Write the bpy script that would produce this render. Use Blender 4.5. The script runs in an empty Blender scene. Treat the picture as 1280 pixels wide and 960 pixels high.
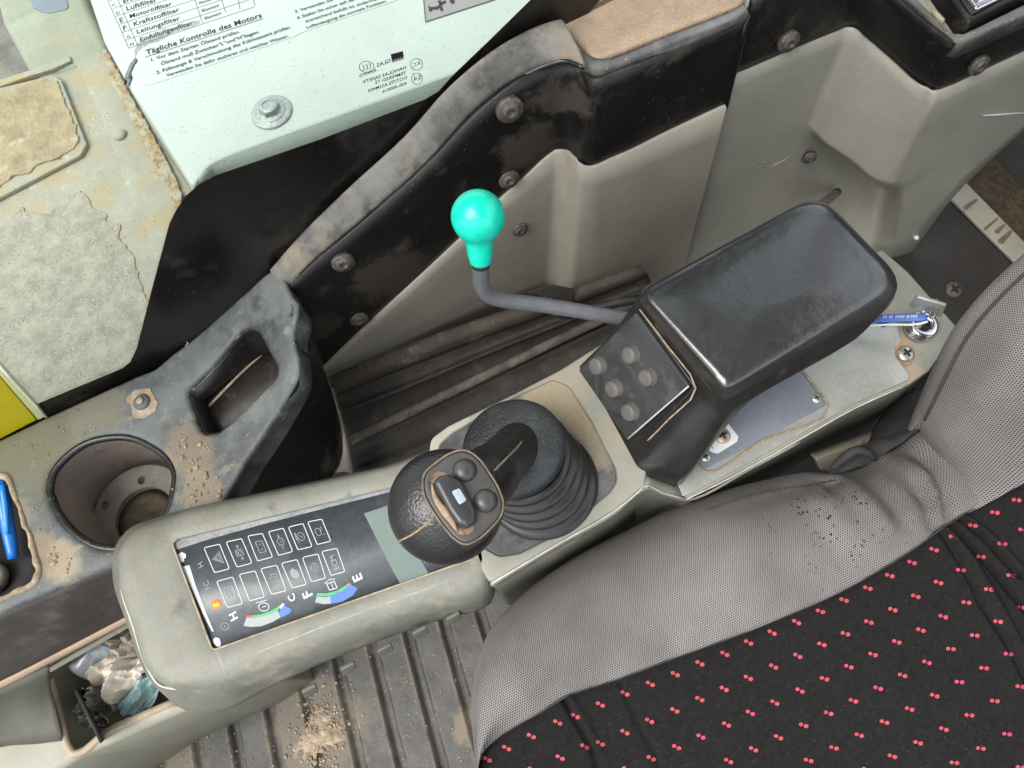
import bpy, bmesh, math, random
import numpy as np
from mathutils import Vector, noise as mnoise
from mathutils.geometry import delaunay_2d_cdt
from mathutils.bvhtree import BVHTree

random.seed(7)
rng = np.random.default_rng(7)
R = math.radians
scene = bpy.context.scene
COL = scene.collection

# ------------------------------------------------------------------ camera
H = 1.1                       # camera height above the cab floor (m)
F, CX, CY = 967.0, 640.0, 480.0
dn = np.array([95.0, 370.0, 967.0]); dn /= np.linalg.norm(dn)          # world down in camera axes (x right, y down, z forward)
xv = np.array([0.887, -0.425, 0.181]); xv -= dn * xv.dot(dn); xv /= np.linalg.norm(xv)
zv = -dn
yv = np.cross(zv, xv)
M3 = np.array([xv, yv, zv])   # rows: world axes in camera axes
CAM = np.array([0.0, 0.0, H])
cam_d = bpy.data.cameras.new('camera'); cam = bpy.data.objects.new('camera', cam_d); COL.objects.link(cam)
cam_d.sensor_width = 36.0; cam_d.lens = 36.0 * F / 1280.0
cam_d.clip_start = 0.01; cam_d.clip_end = 400
from mathutils import Matrix
rt = M3[:, 0]; up = -M3[:, 1]; bk = -M3[:, 2]
cam.matrix_world = Matrix(((rt[0], up[0], bk[0], 0), (rt[1], up[1], bk[1], 0), (rt[2], up[2], bk[2], H), (0, 0, 0, 1)))
scene.camera = cam

# ------------------------------------------------------------------ light
SUN_EL, SUN_AZ = R(52), R(200)
world = bpy.data.worlds.new('World'); scene.world = world; world.use_nodes = True
wn = world.node_tree; wn.nodes.clear()
wo = wn.nodes.new('ShaderNodeOutputWorld'); bg = wn.nodes.new('ShaderNodeBackground')
sky = wn.nodes.new('ShaderNodeTexSky'); sky.sky_type = 'NISHITA'; sky.sun_disc = False
sky.sun_elevation = SUN_EL; sky.sun_rotation = SUN_AZ; sky.air_density = 1.0; sky.dust_density = 4.0; sky.ozone_density = 0.6
hs = wn.nodes.new('ShaderNodeHueSaturation'); hs.inputs['Saturation'].default_value = 0.45
wn.links.new(sky.outputs[0], hs.inputs['Color'])
# overcast layer: brighter overhead than at the horizon, with soft cloud structure
wc = wn.nodes.new('ShaderNodeTexCoord'); ws_ = wn.nodes.new('ShaderNodeSeparateXYZ'); wn.links.new(wc.outputs['Generated'], ws_.inputs[0])
wm = wn.nodes.new('ShaderNodeMapRange'); wm.inputs[1].default_value = -.1; wm.inputs[2].default_value = 1.0; wm.inputs[3].default_value = .62; wm.inputs[4].default_value = 1.15; wn.links.new(ws_.outputs[2], wm.inputs[0])
wnz = wn.nodes.new('ShaderNodeTexNoise'); wnz.inputs['Scale'].default_value = 2.6; wnz.inputs['Detail'].default_value = 5; wn.links.new(wc.outputs['Generated'], wnz.inputs['Vector'])
wr = wn.nodes.new('ShaderNodeMapRange'); wr.inputs[1].default_value = .36; wr.inputs[2].default_value = .64; wr.inputs[3].default_value = 3.6; wr.inputs[4].default_value = 13.0; wn.links.new(wnz.outputs[0], wr.inputs[0])
wx = wn.nodes.new('ShaderNodeMath'); wx.operation = 'MULTIPLY'; wn.links.new(wm.outputs[0], wx.inputs[0]); wn.links.new(wr.outputs[0], wx.inputs[1])
wv = wn.nodes.new('ShaderNodeVectorMath'); wv.operation = 'SCALE'; wv.inputs[0].default_value = (.95, 1.0, 1.04); wn.links.new(wx.outputs[0], wv.inputs['Scale'])
wmx = wn.nodes.new('ShaderNodeMix'); wmx.data_type = 'RGBA'; wmx.inputs[0].default_value = .8; wn.links.new(hs.outputs[0], wmx.inputs[6]); wn.links.new(wv.outputs[0], wmx.inputs[7])
wn.links.new(wmx.outputs[2], bg.inputs[0]); wn.links.new(bg.outputs[0], wo.inputs[0])
bg.inputs[1].default_value = 0.10
sun_d = bpy.data.lights.new('sun', 'SUN'); sun = bpy.data.objects.new('sun', sun_d); COL.objects.link(sun)
sun_d.energy = 1.5; sun_d.angle = R(38); sun_d.color = (1.0, 0.96, 0.9)
_sd = Vector((math.sin(SUN_AZ) * math.cos(SUN_EL), math.cos(SUN_AZ) * math.cos(SUN_EL), math.sin(SUN_EL)))
_sd = Vector((-0.50, -0.06, 0.86)).normalized()
sky.sun_rotation = math.atan2(_sd.x, _sd.y); sky.sun_elevation = math.asin(_sd.z)
sun.rotation_euler = _sd.to_track_quat('Z', 'Y').to_euler()
scene.view_settings.view_transform = 'Standard'; scene.view_settings.look = 'None'
scene.view_settings.exposure = 1.25; scene.view_settings.gamma = 1.0
scene.cycles.use_denoising = True
scene.cycles.max_bounces = 8; scene.cycles.transparent_max_bounces = 8

# ------------------------------------------------------------------ pixel -> place
def ray(px, py):
    return M3 @ np.array([(px - CX) / F, (py - CY) / F, 1.0])
def Z(px, py, z):
    d = ray(px, py); return CAM + d * ((z - H) / d[2])
def Y(px, py, y):
    d = ray(px, py); return CAM + d * (y / d[1])
def XY(px, py, z):
    return Z(px, py, z)[:2]

class Frame:
    """a plane through three places; u, v lie in it, n points at the viewer"""
    def __init__(s, a, b, c):
        s.o = np.array(a, float); s.u = np.array(b) - s.o; s.u /= np.linalg.norm(s.u)
        n = np.cross(s.u, np.array(c) - s.o); n /= np.linalg.norm(n)
        if n.dot(CAM - s.o) < 0: n = -n
        s.n = n; s.v = np.cross(n, s.u)
    def uv(s, px, py):
        d = ray(px, py); t = (s.o - CAM).dot(s.n) / d.dot(s.n); p = CAM + d * t - s.o
        return np.array([p.dot(s.u), p.dot(s.v)])
    def w(s, q, h=0.0):
        return s.o + s.u * q[0] + s.v * q[1] + s.n * h
def flat(z):
    return Frame((0, 0, z), (1, 0, z), (0, 1, z))
class Surf:
    """a height field z = f(x, y)"""
    def __init__(s, f): s.f = f
    def uv(s, px, py):
        z = 0.46
        for _ in range(12): p = Z(px, py, z); z = s.f(p[0], p[1])
        return p[:2]
    def w(s, q, h=0.0):
        return np.array([q[0], q[1], s.f(q[0], q[1]) + h])

# ------------------------------------------------------------------ polygons
def rounded(pts, r, n=5):
    """fillet the corners of a closed polygon; r a number or one per corner"""
    P = [np.array(p, float)[:2] for p in pts]; out = []; k = len(P)
    for i in range(k):
        a, b, c = P[i - 1], P[i], P[(i + 1) % k]
        rr = r[i] if hasattr(r, '__len__') else r
        u = a - b; v = c - b; lu = np.linalg.norm(u); lv = np.linalg.norm(v)
        if rr <= 0 or lu < 1e-9 or lv < 1e-9: out.append(b); continue
        u /= lu; v /= lv
        cs = max(-0.999, min(0.999, u.dot(v))); half = math.acos(cs) / 2
        d = min(rr / math.tan(half), 0.48 * lu, 0.48 * lv)
        for t in np.linspace(0, 1, n):
            p0 = b + u * d; p2 = b + v * d
            out.append((1 - t) ** 2 * p0 + 2 * t * (1 - t) * b + t * t * p2)
    return np.array(out)
def area(P):
    x, y = P[:, 0], P[:, 1]; return 0.5 * np.sum(x * np.roll(y, -1) - np.roll(x, -1) * y)
def ccw(P):
    P = np.array(P, float); return P if area(P) > 0 else P[::-1].copy()
def densify(P, step):
    out = []
    for i in range(len(P)):
        a, b = P[i], P[(i + 1) % len(P)]; m = max(1, int(np.linalg.norm(b - a) / step))
        for j in range(m): out.append(a + (b - a) * j / m)
    return np.array(out)
def offset(P, d):
    """move a ccw polygon inwards by d"""
    e = np.roll(P, -1, 0) - P; L = np.linalg.norm(e, axis=1, keepdims=True); e = e / np.maximum(L, 1e-9)
    n = np.stack([-e[:, 1], e[:, 0]], 1); n0 = np.roll(n, 1, 0)
    b = n + n0; b /= np.maximum(np.linalg.norm(b, axis=1, keepdims=True), 1e-9)
    k = 1.0 / np.maximum(0.5, np.sum(b * n, 1, keepdims=True))
    return P + b * d * k
def inside(P, pts):
    x, y = pts[:, 0], pts[:, 1]; c = np.zeros(len(pts), bool)
    for i in range(len(P)):
        x0, y0 = P[i - 1]; x1, y1 = P[i]
        if abs(y1 - y0) < 1e-12: continue
        m = ((y0 > y) != (y1 > y)) & (x < (x1 - x0) * (y - y0) / (y1 - y0) + x0); c ^= m
    return c
def cdt(loops, step=None):
    """triangles of loops[0] minus the other loops; returns points, triangles, and where each loop point went"""
    vs = [Vector((float(p[0]), float(p[1]))) for L in loops for p in L]; es = []; k = 0
    for L in loops:
        n = len(L); es += [(k + i, k + (i + 1) % n) for i in range(n)]; k += n
    if step:
        lo, hi = loops[0].min(0), loops[0].max(0)
        gx, gy = np.meshgrid(np.arange(lo[0] + step / 2, hi[0], step), np.arange(lo[1] + step / 2, hi[1], step))
        g = np.stack([gx.ravel(), gy.ravel()], 1)
        ok = inside(offset(loops[0], step * .3), g)
        for L in loops[1:]: ok &= ~inside(offset(L, -step * .3), g)
        vs += [Vector((float(p[0]), float(p[1]))) for p in g[ok]]
    r = delaunay_2d_cdt(vs, es, [], 0, 1e-7)
    V = np.array([(p.x, p.y) for p in r[0]]); T = [tuple(f) for f in r[2]]
    C = np.array([V[list(t)].mean(0) for t in T]); ok = inside(loops[0], C)
    for L in loops[1:]: ok &= ~inside(L, C)
    return V, [t for t, o in zip(T, ok) if o], r[3]

# ------------------------------------------------------------------ meshes
class MB:
    def __init__(s): s.v = []; s.f = []
    def add(s, vs, fs):
        k = len(s.v); s.v += [tuple(map(float, p)) for p in vs]; s.f += [tuple(i + k for i in f) for f in fs]; return k
    def loft(s, loops, close=True, cap0=False, cap1=False):
        n = len(loops[0]); k = len(s.v)
        for L in loops: s.v += [tuple(map(float, p)) for p in L]
        for a in range(len(loops) - 1):
            for i in range(n if close else n - 1):
                j = (i + 1) % n; s.f.append((k + a * n + i, k + a * n + j, k + (a + 1) * n + j, k + (a + 1) * n + i))
        if cap0: s.f.append(tuple(k + i for i in range(n))[::-1])
        if cap1: s.f.append(tuple(k + (len(loops) - 1) * n + i for i in range(n)))
        return s
    def arrays(s): return np.array(s.v), s.f

ORG = {}
def set_tags(o, label=None, cat=None, group=None, kind=None):
    if label: o['label'] = label
    if cat: o['category'] = cat
    if group: o['group'] = group
    if kind: o['kind'] = kind
    return o
def thing(name, label, cat, loc, group=None):
    o = bpy.data.objects.new(name, None); COL.objects.link(o); o.empty_display_size = .02
    o.location = Vector([float(c) for c in loc]); ORG[o.name] = np.array(loc, float)
    return set_tags(o, label, cat, group)
def fix(bm, toward=None):
    bmesh.ops.recalc_face_normals(bm, faces=bm.faces[:])
    if toward is not None:
        s = 0.0
        for f in bm.faces: s += f.normal.dot(Vector(toward) - f.calc_center_median()) * f.calc_area()
        if s < 0: bmesh.ops.reverse_faces(bm, faces=bm.faces[:])
def obj(name, mb, m, parent=None, smooth=True, solid=0, toward=False, angle=None, bevel=0, label=None, kind=None, attr=None, weld=1e-6):
    """links ONE mesh object; world coordinates are made local to the thing it belongs to"""
    V, Fc = mb.arrays() if isinstance(mb, MB) else mb
    org = ORG[parent.name] if parent is not None else (np.array(V).mean(0) if solid is not None else np.zeros(3))
    me = bpy.data.meshes.new(name); V = np.array(V, float) - org
    bm = bmesh.new(); bvs = [bm.verts.new(p) for p in V]
    for f in Fc:
        try: bm.faces.new([bvs[i] for i in f])
        except ValueError: pass
    if weld: bmesh.ops.remove_doubles(bm, verts=bm.verts[:], dist=weld)
    fix(bm, (CAM - org) if toward else None)
    for f in bm.faces: f.smooth = smooth
    bm.to_mesh(me); bm.free()
    if m is not None: me.materials.append(m)
    o = bpy.data.objects.new(name, me); COL.objects.link(o)
    if parent is not None:
        o.parent = parent; ORG[o.name] = org
    else:
        o.location = Vector(org); ORG[o.name] = org
    if solid:
        md = o.modifiers.new('thickness', 'SOLIDIFY'); md.thickness = solid; md.offset = -1
    if bevel:
        md = o.modifiers.new('edges', 'BEVEL'); md.width = bevel; md.segments = 2; md.limit_method = 'ANGLE'; md.angle_limit = R(40)
    if smooth and angle:
        me.set_sharp_from_angle(angle=R(angle))
    if label: o['label'] = label
    if kind: o['kind'] = kind
    return o
def cr(P, m, closed=False):
    """smooth curve through the points of P (first axis), m steps between neighbours"""
    P = np.array(P, float); n = len(P)
    if m <= 1: return P
    if n == 2 and not closed:
        return np.array([P[0] + (P[1] - P[0]) * t for t in np.linspace(0, 1, m + 1)])
    def g(i): return P[i % n] if closed else P[max(0, min(n - 1, i))]
    out = []
    for i in range(n if closed else n - 1):
        p0, p1, p2, p3 = g(i - 1), g(i), g(i + 1), g(i + 2)
        d1 = max(np.linalg.norm(p2 - p1), 1e-9); d0 = max(np.linalg.norm(p1 - p0), 1e-9); d2 = max(np.linalg.norm(p3 - p2), 1e-9)
        t1 = ((p1 - p0) / d0 * d1 + (p2 - p1) / d1 * d0) / (d0 + d1) if (closed or i > 0) else (p2 - p1) / d1
        t2 = ((p2 - p1) / d1 * d2 + (p3 - p2) / d2 * d1) / (d1 + d2) if (closed or i < n - 2) else (p2 - p1) / d1
        t1 = t1 * min(d1, 3 * d0 if (closed or i > 0) else d1); t2 = t2 * min(d1, 3 * d2 if (closed or i < n - 2) else d1)
        for k in range(m):
            t = k / m; h = (2*t**3 - 3*t*t + 1, t**3 - 2*t*t + t, -2*t**3 + 3*t*t, t**3 - t*t)
            out.append(p1 * h[0] + t1 * h[1] + p2 * h[2] + t2 * h[3])
    if not closed: out.append(P[-1])
    return np.array(out)
def grid(rows, mu=1, mv=1, closed=False, disp=None):
    """a surface through rows of places, as an MB"""
    A = np.array(rows, float)
    A = np.array([cr(r, mv, closed) for r in A]); A = np.stack([cr(A[:, j], mu) for j in range(A.shape[1])], 1)
    if disp is not None:
        d = disp(A.reshape(-1, 3)); A = A + d.reshape(A.shape)
    mb = MB(); mb.loft(list(A), close=closed); return mb
def plate(fr, out, thick, r=0.002, holes=(), seg=4, step=None, flare=0.0, dens=None, floor=True, lift=0.0, bottom=True, disp=None):
    """a plate lying on frame fr: outline (uv), rounded upper rim; holes = (outline, depth, rim radius)"""
    mb = MB(); out = ccw(out)
    if dens: out = densify(out, dens)
    W = fr.w
    loops = [[W(p, lift - thick) for p in offset(out, -flare)]]
    if r > 0:
        for k in range(seg + 1):
            a = math.pi / 2 * k / seg; loops.append([W(p, lift - r + r * math.sin(a)) for p in offset(out, r * (1 - math.cos(a)))])
        top = offset(out, r)
    else:
        loops.append([W(p, lift) for p in out]); top = out
    mb.loft(loops, cap0=bottom)
    tl = [top]
    for h in holes:
        ho, dep, hr = h[:3]; taper = h[3] if len(h) > 3 else 0.0
        ho = ccw(ho)
        if dens: ho = densify(ho, dens)
        lp = []
        for k in range(seg + 1):
            a = math.pi / 2 * k / seg; lp.append([W(p, lift - hr + hr * math.cos(a)) for p in offset(ho, -hr * (1 - math.sin(a)))])
        lp.append([W(p, lift - dep) for p in offset(ho, taper)])
        mb.loft(lp, cap1=floor)
        tl.append(offset(ho, -hr))
    V, T, _ = cdt(tl, step)
    P = [W(p, lift) for p in V]
    mb.add(P, T)
    return mb
def box(fr, out, h0, h1, r=0.0):
    mb = plate(fr, out, h1 - h0, r, lift=h1); return mb
def uvs(fr, pts): return np.array([fr.uv(p[0], p[1]) for p in pts])
def circle(c, r, n=32, ry=None, a0=0):
    t = np.linspace(0, 2 * math.pi, n, endpoint=False) + a0
    return np.stack([c[0] + r * np.cos(t), c[1] + (ry or r) * np.sin(t)], 1)
def basis(n):
    n = np.array(n, float); n /= np.linalg.norm(n); a = np.array([1, 0, 0]) if abs(n[0]) < .8 else np.array([0, 1, 0])
    u = np.cross(n, a); u /= np.linalg.norm(u); return u, np.cross(n, u), n
def ring(c, n, r, k=32, ell=1.0):
    u, v, _ = basis(n); t = np.linspace(0, 2 * math.pi, k, endpoint=False)
    return [np.array(c) + r * (u * math.cos(a) + v * ell * math.sin(a)) for a in t]
def lathe(c, n, prof, k=32, cap0=True, cap1=True):
    """prof = (height, radius) along n from c"""
    u, v, n = basis(n); mb = MB()
    mb.loft([ring(np.array(c) + n * h, n, max(r, 1e-5), k) for h, r in prof], cap0=cap0, cap1=cap1); return mb
def tube(pts, r, k=12, m=6, cap=True):
    P = cr(pts, m); mb = MB(); loops = []; u = None
    rr = r if hasattr(r, '__len__') else [r] * len(P)
    if len(rr) != len(P): rr = np.interp(np.linspace(0, 1, len(P)), np.linspace(0, 1, len(rr)), rr)
    for i, p in enumerate(P):
        t = P[min(i + 1, len(P) - 1)] - P[max(i - 1, 0)]; t /= np.linalg.norm(t)
        if u is None: u, _, _ = basis(t)
        u = u - t * u.dot(t); u /= np.linalg.norm(u); v = np.cross(t, u)
        loops.append([p + rr[i] * (u * math.cos(a) + v * math.sin(a)) for a in np.linspace(0, 2 * math.pi, k, endpoint=False)])
    mb.loft(loops, cap0=cap, cap1=cap); return mb
def merge(*mbs):
    o = MB()
    for b in mbs: o.add(*b.arrays())
    return o
def evaluated(mb, mods):
    """bake modifiers and return (verts, faces)"""
    V, Fc = mb.arrays(); me = bpy.data.meshes.new('tmp'); me.from_pydata([tuple(p) for p in V], [], [list(f) for f in Fc])
    bm = bmesh.new(); bm.from_mesh(me); bmesh.ops.recalc_face_normals(bm, faces=bm.faces[:]); bm.to_mesh(me); bm.free()
    o = bpy.data.objects.new('tmp', me); COL.objects.link(o)
    for t, kw in mods:
        md = o.modifiers.new(t, t)
        for k, v in kw.items(): setattr(md, k, v)
    dg = bpy.context.evaluated_depsgraph_get(); e = o.evaluated_get(dg); m2 = e.to_mesh()
    V2 = np.array([v.co[:] for v in m2.vertices]); F2 = [tuple(p.vertices) for p in m2.polygons]
    e.to_mesh_clear(); bpy.data.objects.remove(o); bpy.data.meshes.remove(me)
    return V2, F2
def fbm(p, s, o=3):
    return mnoise.fractal(Vector((p[0] * s, p[1] * s, p[2] * s)), 1.0, 2.0, o)

# ------------------------------------------------------------------ lettering
def text_mb(txt, fr, p0, p1, lift=0.0002, squash=1.0, bold=0.0, mirror=False):
    """text from pixel p0 to p1 (baseline) on frame fr, as flat print"""
    cu = bpy.data.curves.new('t', 'FONT'); cu.body = txt; cu.resolution_u = 2; cu.offset = bold
    o = bpy.data.objects.new('t', cu); COL.objects.link(o)
    dg = bpy.context.evaluated_depsgraph_get(); e = o.evaluated_get(dg); me = e.to_mesh()
    V = np.array([v.co[:] for v in me.vertices]); Fc = [tuple(p.vertices) for p in me.polygons]
    e.to_mesh_clear(); bpy.data.objects.remove(o); bpy.data.curves.remove(cu)
    a, b = fr.uv(*p0), fr.uv(*p1); d = b - a; L = np.linalg.norm(d); d /= L
    w = V[:, 0].max() - V[:, 0].min(); k = L / w; x0 = V[:, 0].min()
    mid = ((p0[0] + p1[0]) / 2, (p0[1] + p1[1]) / 2)
    n = np.array([-d[1], d[0]]); sg = -.1 if mirror else .1; upq = fr.uv(mid[0] + (p1[1] - p0[1]) * sg, mid[1] - (p1[0] - p0[0]) * sg) - fr.uv(*mid)
    if n.dot(upq) < 0: n = -n
    mb = MB(); mb.add([fr.w(a + d * (p[0] - x0) * k + n * p[1] * k * squash, lift) for p in V], Fc)
    return mb
def strip_mb(fr, pts, w, lift=0.0002, closed=False):
    """a printed line of width w through pixels pts"""
    P = [fr.uv(*p) for p in pts]; mb = MB(); n = len(P)
    for i in range(n if closed else n - 1):
        a, b = P[i], P[(i + 1) % n]; d = b - a; L = np.linalg.norm(d)
        if L < 1e-9: continue
        d /= L; q = np.array([-d[1], d[0]]) * w / 2; a2 = a - d * w * .3; b2 = b + d * w * .3
        mb.add([fr.w(x, lift + i * 2e-6) for x in (a2 - q, b2 - q, b2 + q, a2 + q)], [(0, 1, 2, 3)])
    return mb
def fill_mb(fr, pts, lift=0.0002):
    P = uvs(fr, pts); mb = MB(); mb.add([fr.w(p, lift) for p in P], [tuple(range(len(P)))]); return mb
def arc_px(c, r, a0=0, a1=360, n=16, ry=None):
    return [(c[0] + r * math.cos(R(a)), c[1] + (ry or r) * math.sin(R(a))) for a in np.linspace(a0, a1, n)]

# ------------------------------------------------------------------ materials
class NT:
    def __init__(s, name):
        s.m = bpy.data.materials.new(name); s.m.use_nodes = True; s.t = s.m.node_tree; s.t.nodes.clear()
        s.out = s.n('ShaderNodeOutputMaterial'); s.b = s.n('ShaderNodeBsdfPrincipled'); s.l(s.b.outputs[0], s.out.inputs[0])
        s.pos = s.n('ShaderNodeNewGeometry').outputs['Position']
    def n(s, t, **kw):
        x = s.t.nodes.new(t)
        for k, v in kw.items(): setattr(x, k, v)
        return x
    def l(s, a, b): s.t.links.new(a, b)
    def val(s, inp, v):
        if hasattr(v, 'is_linked') or isinstance(v, bpy.types.NodeSocket): s.l(v, inp)
        else: inp.default_value = v
    def noise(s, scale, detail=4, rough=.6, vec=None, dist=0.0):
        x = s.n('ShaderNodeTexNoise'); x.inputs['Scale'].default_value = scale; x.inputs['Detail'].default_value = detail
        x.inputs['Roughness'].default_value = rough; x.inputs['Distortion'].default_value = dist; s.l(vec or s.pos, x.inputs['Vector']); return x.outputs[0]
    def math(s, op, a, b=0.0, clamp=False):
        x = s.n('ShaderNodeMath', operation=op); x.use_clamp = clamp; s.val(x.inputs[0], a); s.val(x.inputs[1], b); return x.outputs[0]
    def ss(s, v, lo, hi):
        x = s.n('ShaderNodeMapRange'); x.interpolation_type = 'SMOOTHSTEP'; s.val(x.inputs[0], v); x.inputs[1].default_value = lo; x.inputs[2].default_value = hi; return x.outputs[0]
    def mix(s, f, a, b):
        x = s.n('ShaderNodeMix', data_type='RGBA'); s.val(x.inputs[0], f); s.val(x.inputs[6], a if not isinstance(a, tuple) else (*a, 1)); s.val(x.inputs[7], b if not isinstance(b, tuple) else (*b, 1)); return x.outputs[2]
    def fmix(s, f, a, b):
        x = s.n('ShaderNodeMix', data_type='FLOAT'); s.val(x.inputs[0], f); s.val(x.inputs[2], a); s.val(x.inputs[3], b); return x.outputs[0]
    def scaled(s, sx, sy, sz):
        x = s.n('ShaderNodeMapping'); x.inputs['Scale'].default_value = (sx, sy, sz); s.l(s.pos, x.inputs[0]); return x.outputs[0]
def mat(name, col, rough=.5, metal=0.0, spec=.5, var=.12, vs=40, dust=(), updust=None, grain=None, bumps=(), blotch=(), specks=None, scratch=None, coat=0.0, attr=None):
    """dust: (colour, lo, hi, scale); updust: (colour, amount, scale); blotch: (centre, radius, colour, strength); grain: (scale, strength) leather; bumps: (scale, strength) noise"""
    k = NT(name)
    vf = k.ss(k.math('ADD', k.math('MULTIPLY', k.noise(vs, 5, .65), .55), k.math('MULTIPLY', k.noise(vs * 9 + 120, 6, .75), .45)), .34, .66)
    c = k.mix(vf, tuple(x * (1 - var * 1.15) for x in col), tuple(min(1, x * (1 + var * 1.15)) for x in col))
    rg = k.fmix(k.noise(vs * 1.7, 4), max(.03, rough - .09), min(1, rough + .09))
    for dc, lo, hi, sc in dust:
        f = k.ss(k.noise(sc, 8, .68), lo, hi); c = k.mix(f, c, dc); rg = k.fmix(f, rg, .9)
    if updust:
        dc, amt, sc = updust
        nz = k.n('ShaderNodeSeparateXYZ'); g = k.n('ShaderNodeNewGeometry'); k.l(g.outputs['Normal'], nz.inputs[0])
        f = k.math('MULTIPLY', k.ss(nz.outputs[2], .45, .98), k.math('MULTIPLY', k.ss(k.noise(sc, 8, .7), .3, .75), amt)); c = k.mix(f, c, dc); rg = k.fmix(f, rg, .9)
    for ctr, rad, dc, st in blotch:
        x = k.n('ShaderNodeVectorMath', operation='DISTANCE'); k.l(k.pos, x.inputs[0]); x.inputs[1].default_value = tuple(map(float, ctr))
        d = k.math('ADD', k.math('DIVIDE', x.outputs['Value'], rad), k.math('MULTIPLY', k.math('SUBTRACT', k.noise(1.1 / rad, 8, .72), .5), 2.2))
        f = k.math('MULTIPLY', k.ss(d, 1.12, .62), st); c = k.mix(k.math('MULTIPLY', f, k.ss(k.noise(260, 5, .7), .12, .48)), c, dc); rg = k.fmix(f, rg, .92)
    if attr:
        x = k.n('ShaderNodeAttribute'); x.attribute_name = attr[0]
        f = k.math('MULTIPLY', x.outputs['Fac'], k.ss(k.noise(attr[2], 6, .7), .25, .6)); c = k.mix(f, c, attr[1]); rg = k.fmix(f, rg, .92)
    if specks:
        sc, th, dc = specks
        x = k.n('ShaderNodeTexVoronoi'); x.inputs['Scale'].default_value = sc; x.inputs['Randomness'].default_value = 1; k.l(k.pos, x.inputs['Vector'])
        f = k.math('MULTIPLY', k.ss(x.outputs['Distance'], th, th * .5), k.ss(k.noise(sc * .25, 3), .48, .6)); c = k.mix(f, c, dc)
    if scratch:
        sc, st, dc = scratch
        f = k.math('MULTIPLY', k.ss(k.noise(1, 4, .6, k.scaled(sc, sc * .06, sc)), .63, .72), st); c = k.mix(f, c, dc)
    k.l(c, k.b.inputs['Base Color']); k.l(rg, k.b.inputs['Roughness'])
    k.b.inputs['Metallic'].default_value = metal; k.b.inputs['Specular IOR Level'].default_value = spec
    if coat: k.b.inputs['Coat Weight'].default_value = coat; k.b.inputs['Coat Roughness'].default_value = .18
    hgt = None
    if grain:
        x = k.n('ShaderNodeTexVoronoi'); x.feature = 'SMOOTH_F1'; x.inputs['Scale'].default_value = grain[0]; k.l(k.pos, x.inputs['Vector']); hgt = (x.outputs['Distance'], grain[1] / grain[0])
        b = k.n('ShaderNodeBump'); b.inputs['Strength'].default_value = min(1, grain[1]); b.inputs['Distance'].default_value = .5 / grain[0]; k.l(hgt[0], b.inputs['Height']); last = b.outputs[0]
    else: last = None
    for sc, st in bumps:
        b = k.n('ShaderNodeBump'); b.inputs['Strength'].default_value = st; b.inputs['Distance'].default_value = .3 / sc; k.l(k.noise(sc, 5, .65), b.inputs['Height'])
        if last is not None: k.l(last, b.inputs['Normal'])
        last = b.outputs[0]
    if last is not None: k.l(last, k.b.inputs['Normal'])
    return k.m
def emit(name, col, st):
    k = NT(name); k.b.inputs['Base Color'].default_value = (*col, 1); k.b.inputs['Emission Color'].default_value = (*col, 1); k.b.inputs['Emission Strength'].default_value = st; return k.m

TAN = (.36, .27, .18); SAND = (.42, .33, .22); MUD = (.25, .195, .135)
m_hood = mat('mint_paint', (.47, .515, .48), .35, var=.05, vs=12, specks=(210, .20, (.10, .10, .09)), dust=[((.43, .46, .41), .55, .75, 14), ((.38, .38, .32), .66, .72, 60)], bumps=[(400, .05)])
m_hood_shaded = mat('mint_paint_shaded', (.24, .28, .255), .45, var=.1, vs=20)  # same mint paint, darkened to paint in shade on the front face
m_deck = mat('deck_paint', (.31, .295, .23), .6, var=.14, vs=25, dust=[((.36, .29, .18), .46, .62, 24), ((.24, .15, .08), .66, .72, 34), ((.44, .43, .37), .6, .7, 50)], specks=(200, .24, (.09, .08, .06)), bumps=[(300, .2)])
m_grit = mat('anti_slip_grit', (.315, .285, .225), .9, var=.28, vs=40, dust=[((.28, .26, .21), .52, .66, 130), ((.40, .375, .31), .56, .68, 240)], specks=(300, .34, (.10, .095, .08)), bumps=[(420, 1), (150, .6)])
m_mudplate = mat('caked_mud', (.32, .25, .15), .95, var=.25, vs=35, dust=[((.45, .40, .28), .55, .68, 40)], bumps=[(160, .8), (40, .4)])
m_rust = mat('rust', (.31, .21, .11), .9, var=.4, vs=160, dust=[((.38, .36, .28), .45, .6, 90)], bumps=[(300, .4)])
m_tank = mat('tank_paint', (.28, .29, .22), .6, var=.15, vs=15, dust=[((.3, .27, .19), .5, .7, 12)])
m_frit = mat('black_frit', (.008, .007, .0062), .25, var=.2, vs=10, dust=[((.035, .03, .025), .5, .75, 12)], specks=(90, .05, (.5, .45, .4)))
m_blk = mat('black_plastic', (.0075, .007, .0066), .38, spec=.35, var=.25, vs=30, dust=[((.055, .046, .037), .54, .74, 16), ((.11, .085, .06), .68, .8, 26)], updust=((.12, .11, .10), .5, 18), grain=(900, .35), specks=(240, .1, (.35, .3, .25)), blotch=[(Y(698, 140, .39), .028, (.050, .041, .033), .85), (Y(490, 350, .40), .045, (.040, .032, .025), .85), (Y(660, 190, .40), .03, (.05, .04, .032), .8), (Y(400, 420, .40), .03, (.045, .036, .028), .8)])
m_blkdusty = mat('dusty_black_plastic', (.05, .052, .053), .55, var=.25, vs=30, dust=[((.20, .19, .165), .46, .72, 16), ((.34, .27, .19), .62, .74, 26)], updust=((.23, .24, .24), .8, 9), grain=(800, .35), specks=(200, .15, (.5, .4, .3)))
m_rail = mat('chalky_rail', (.085, .083, .078), .5, var=.35, vs=20, dust=[((.215, .21, .195), .40, .62, 14), ((.255, .215, .16), .50, .66, 22), ((.025, .024, .023), .58, .68, 17)], grain=(900, .3), scratch=(160, .35, (.05, .05, .05)))
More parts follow.
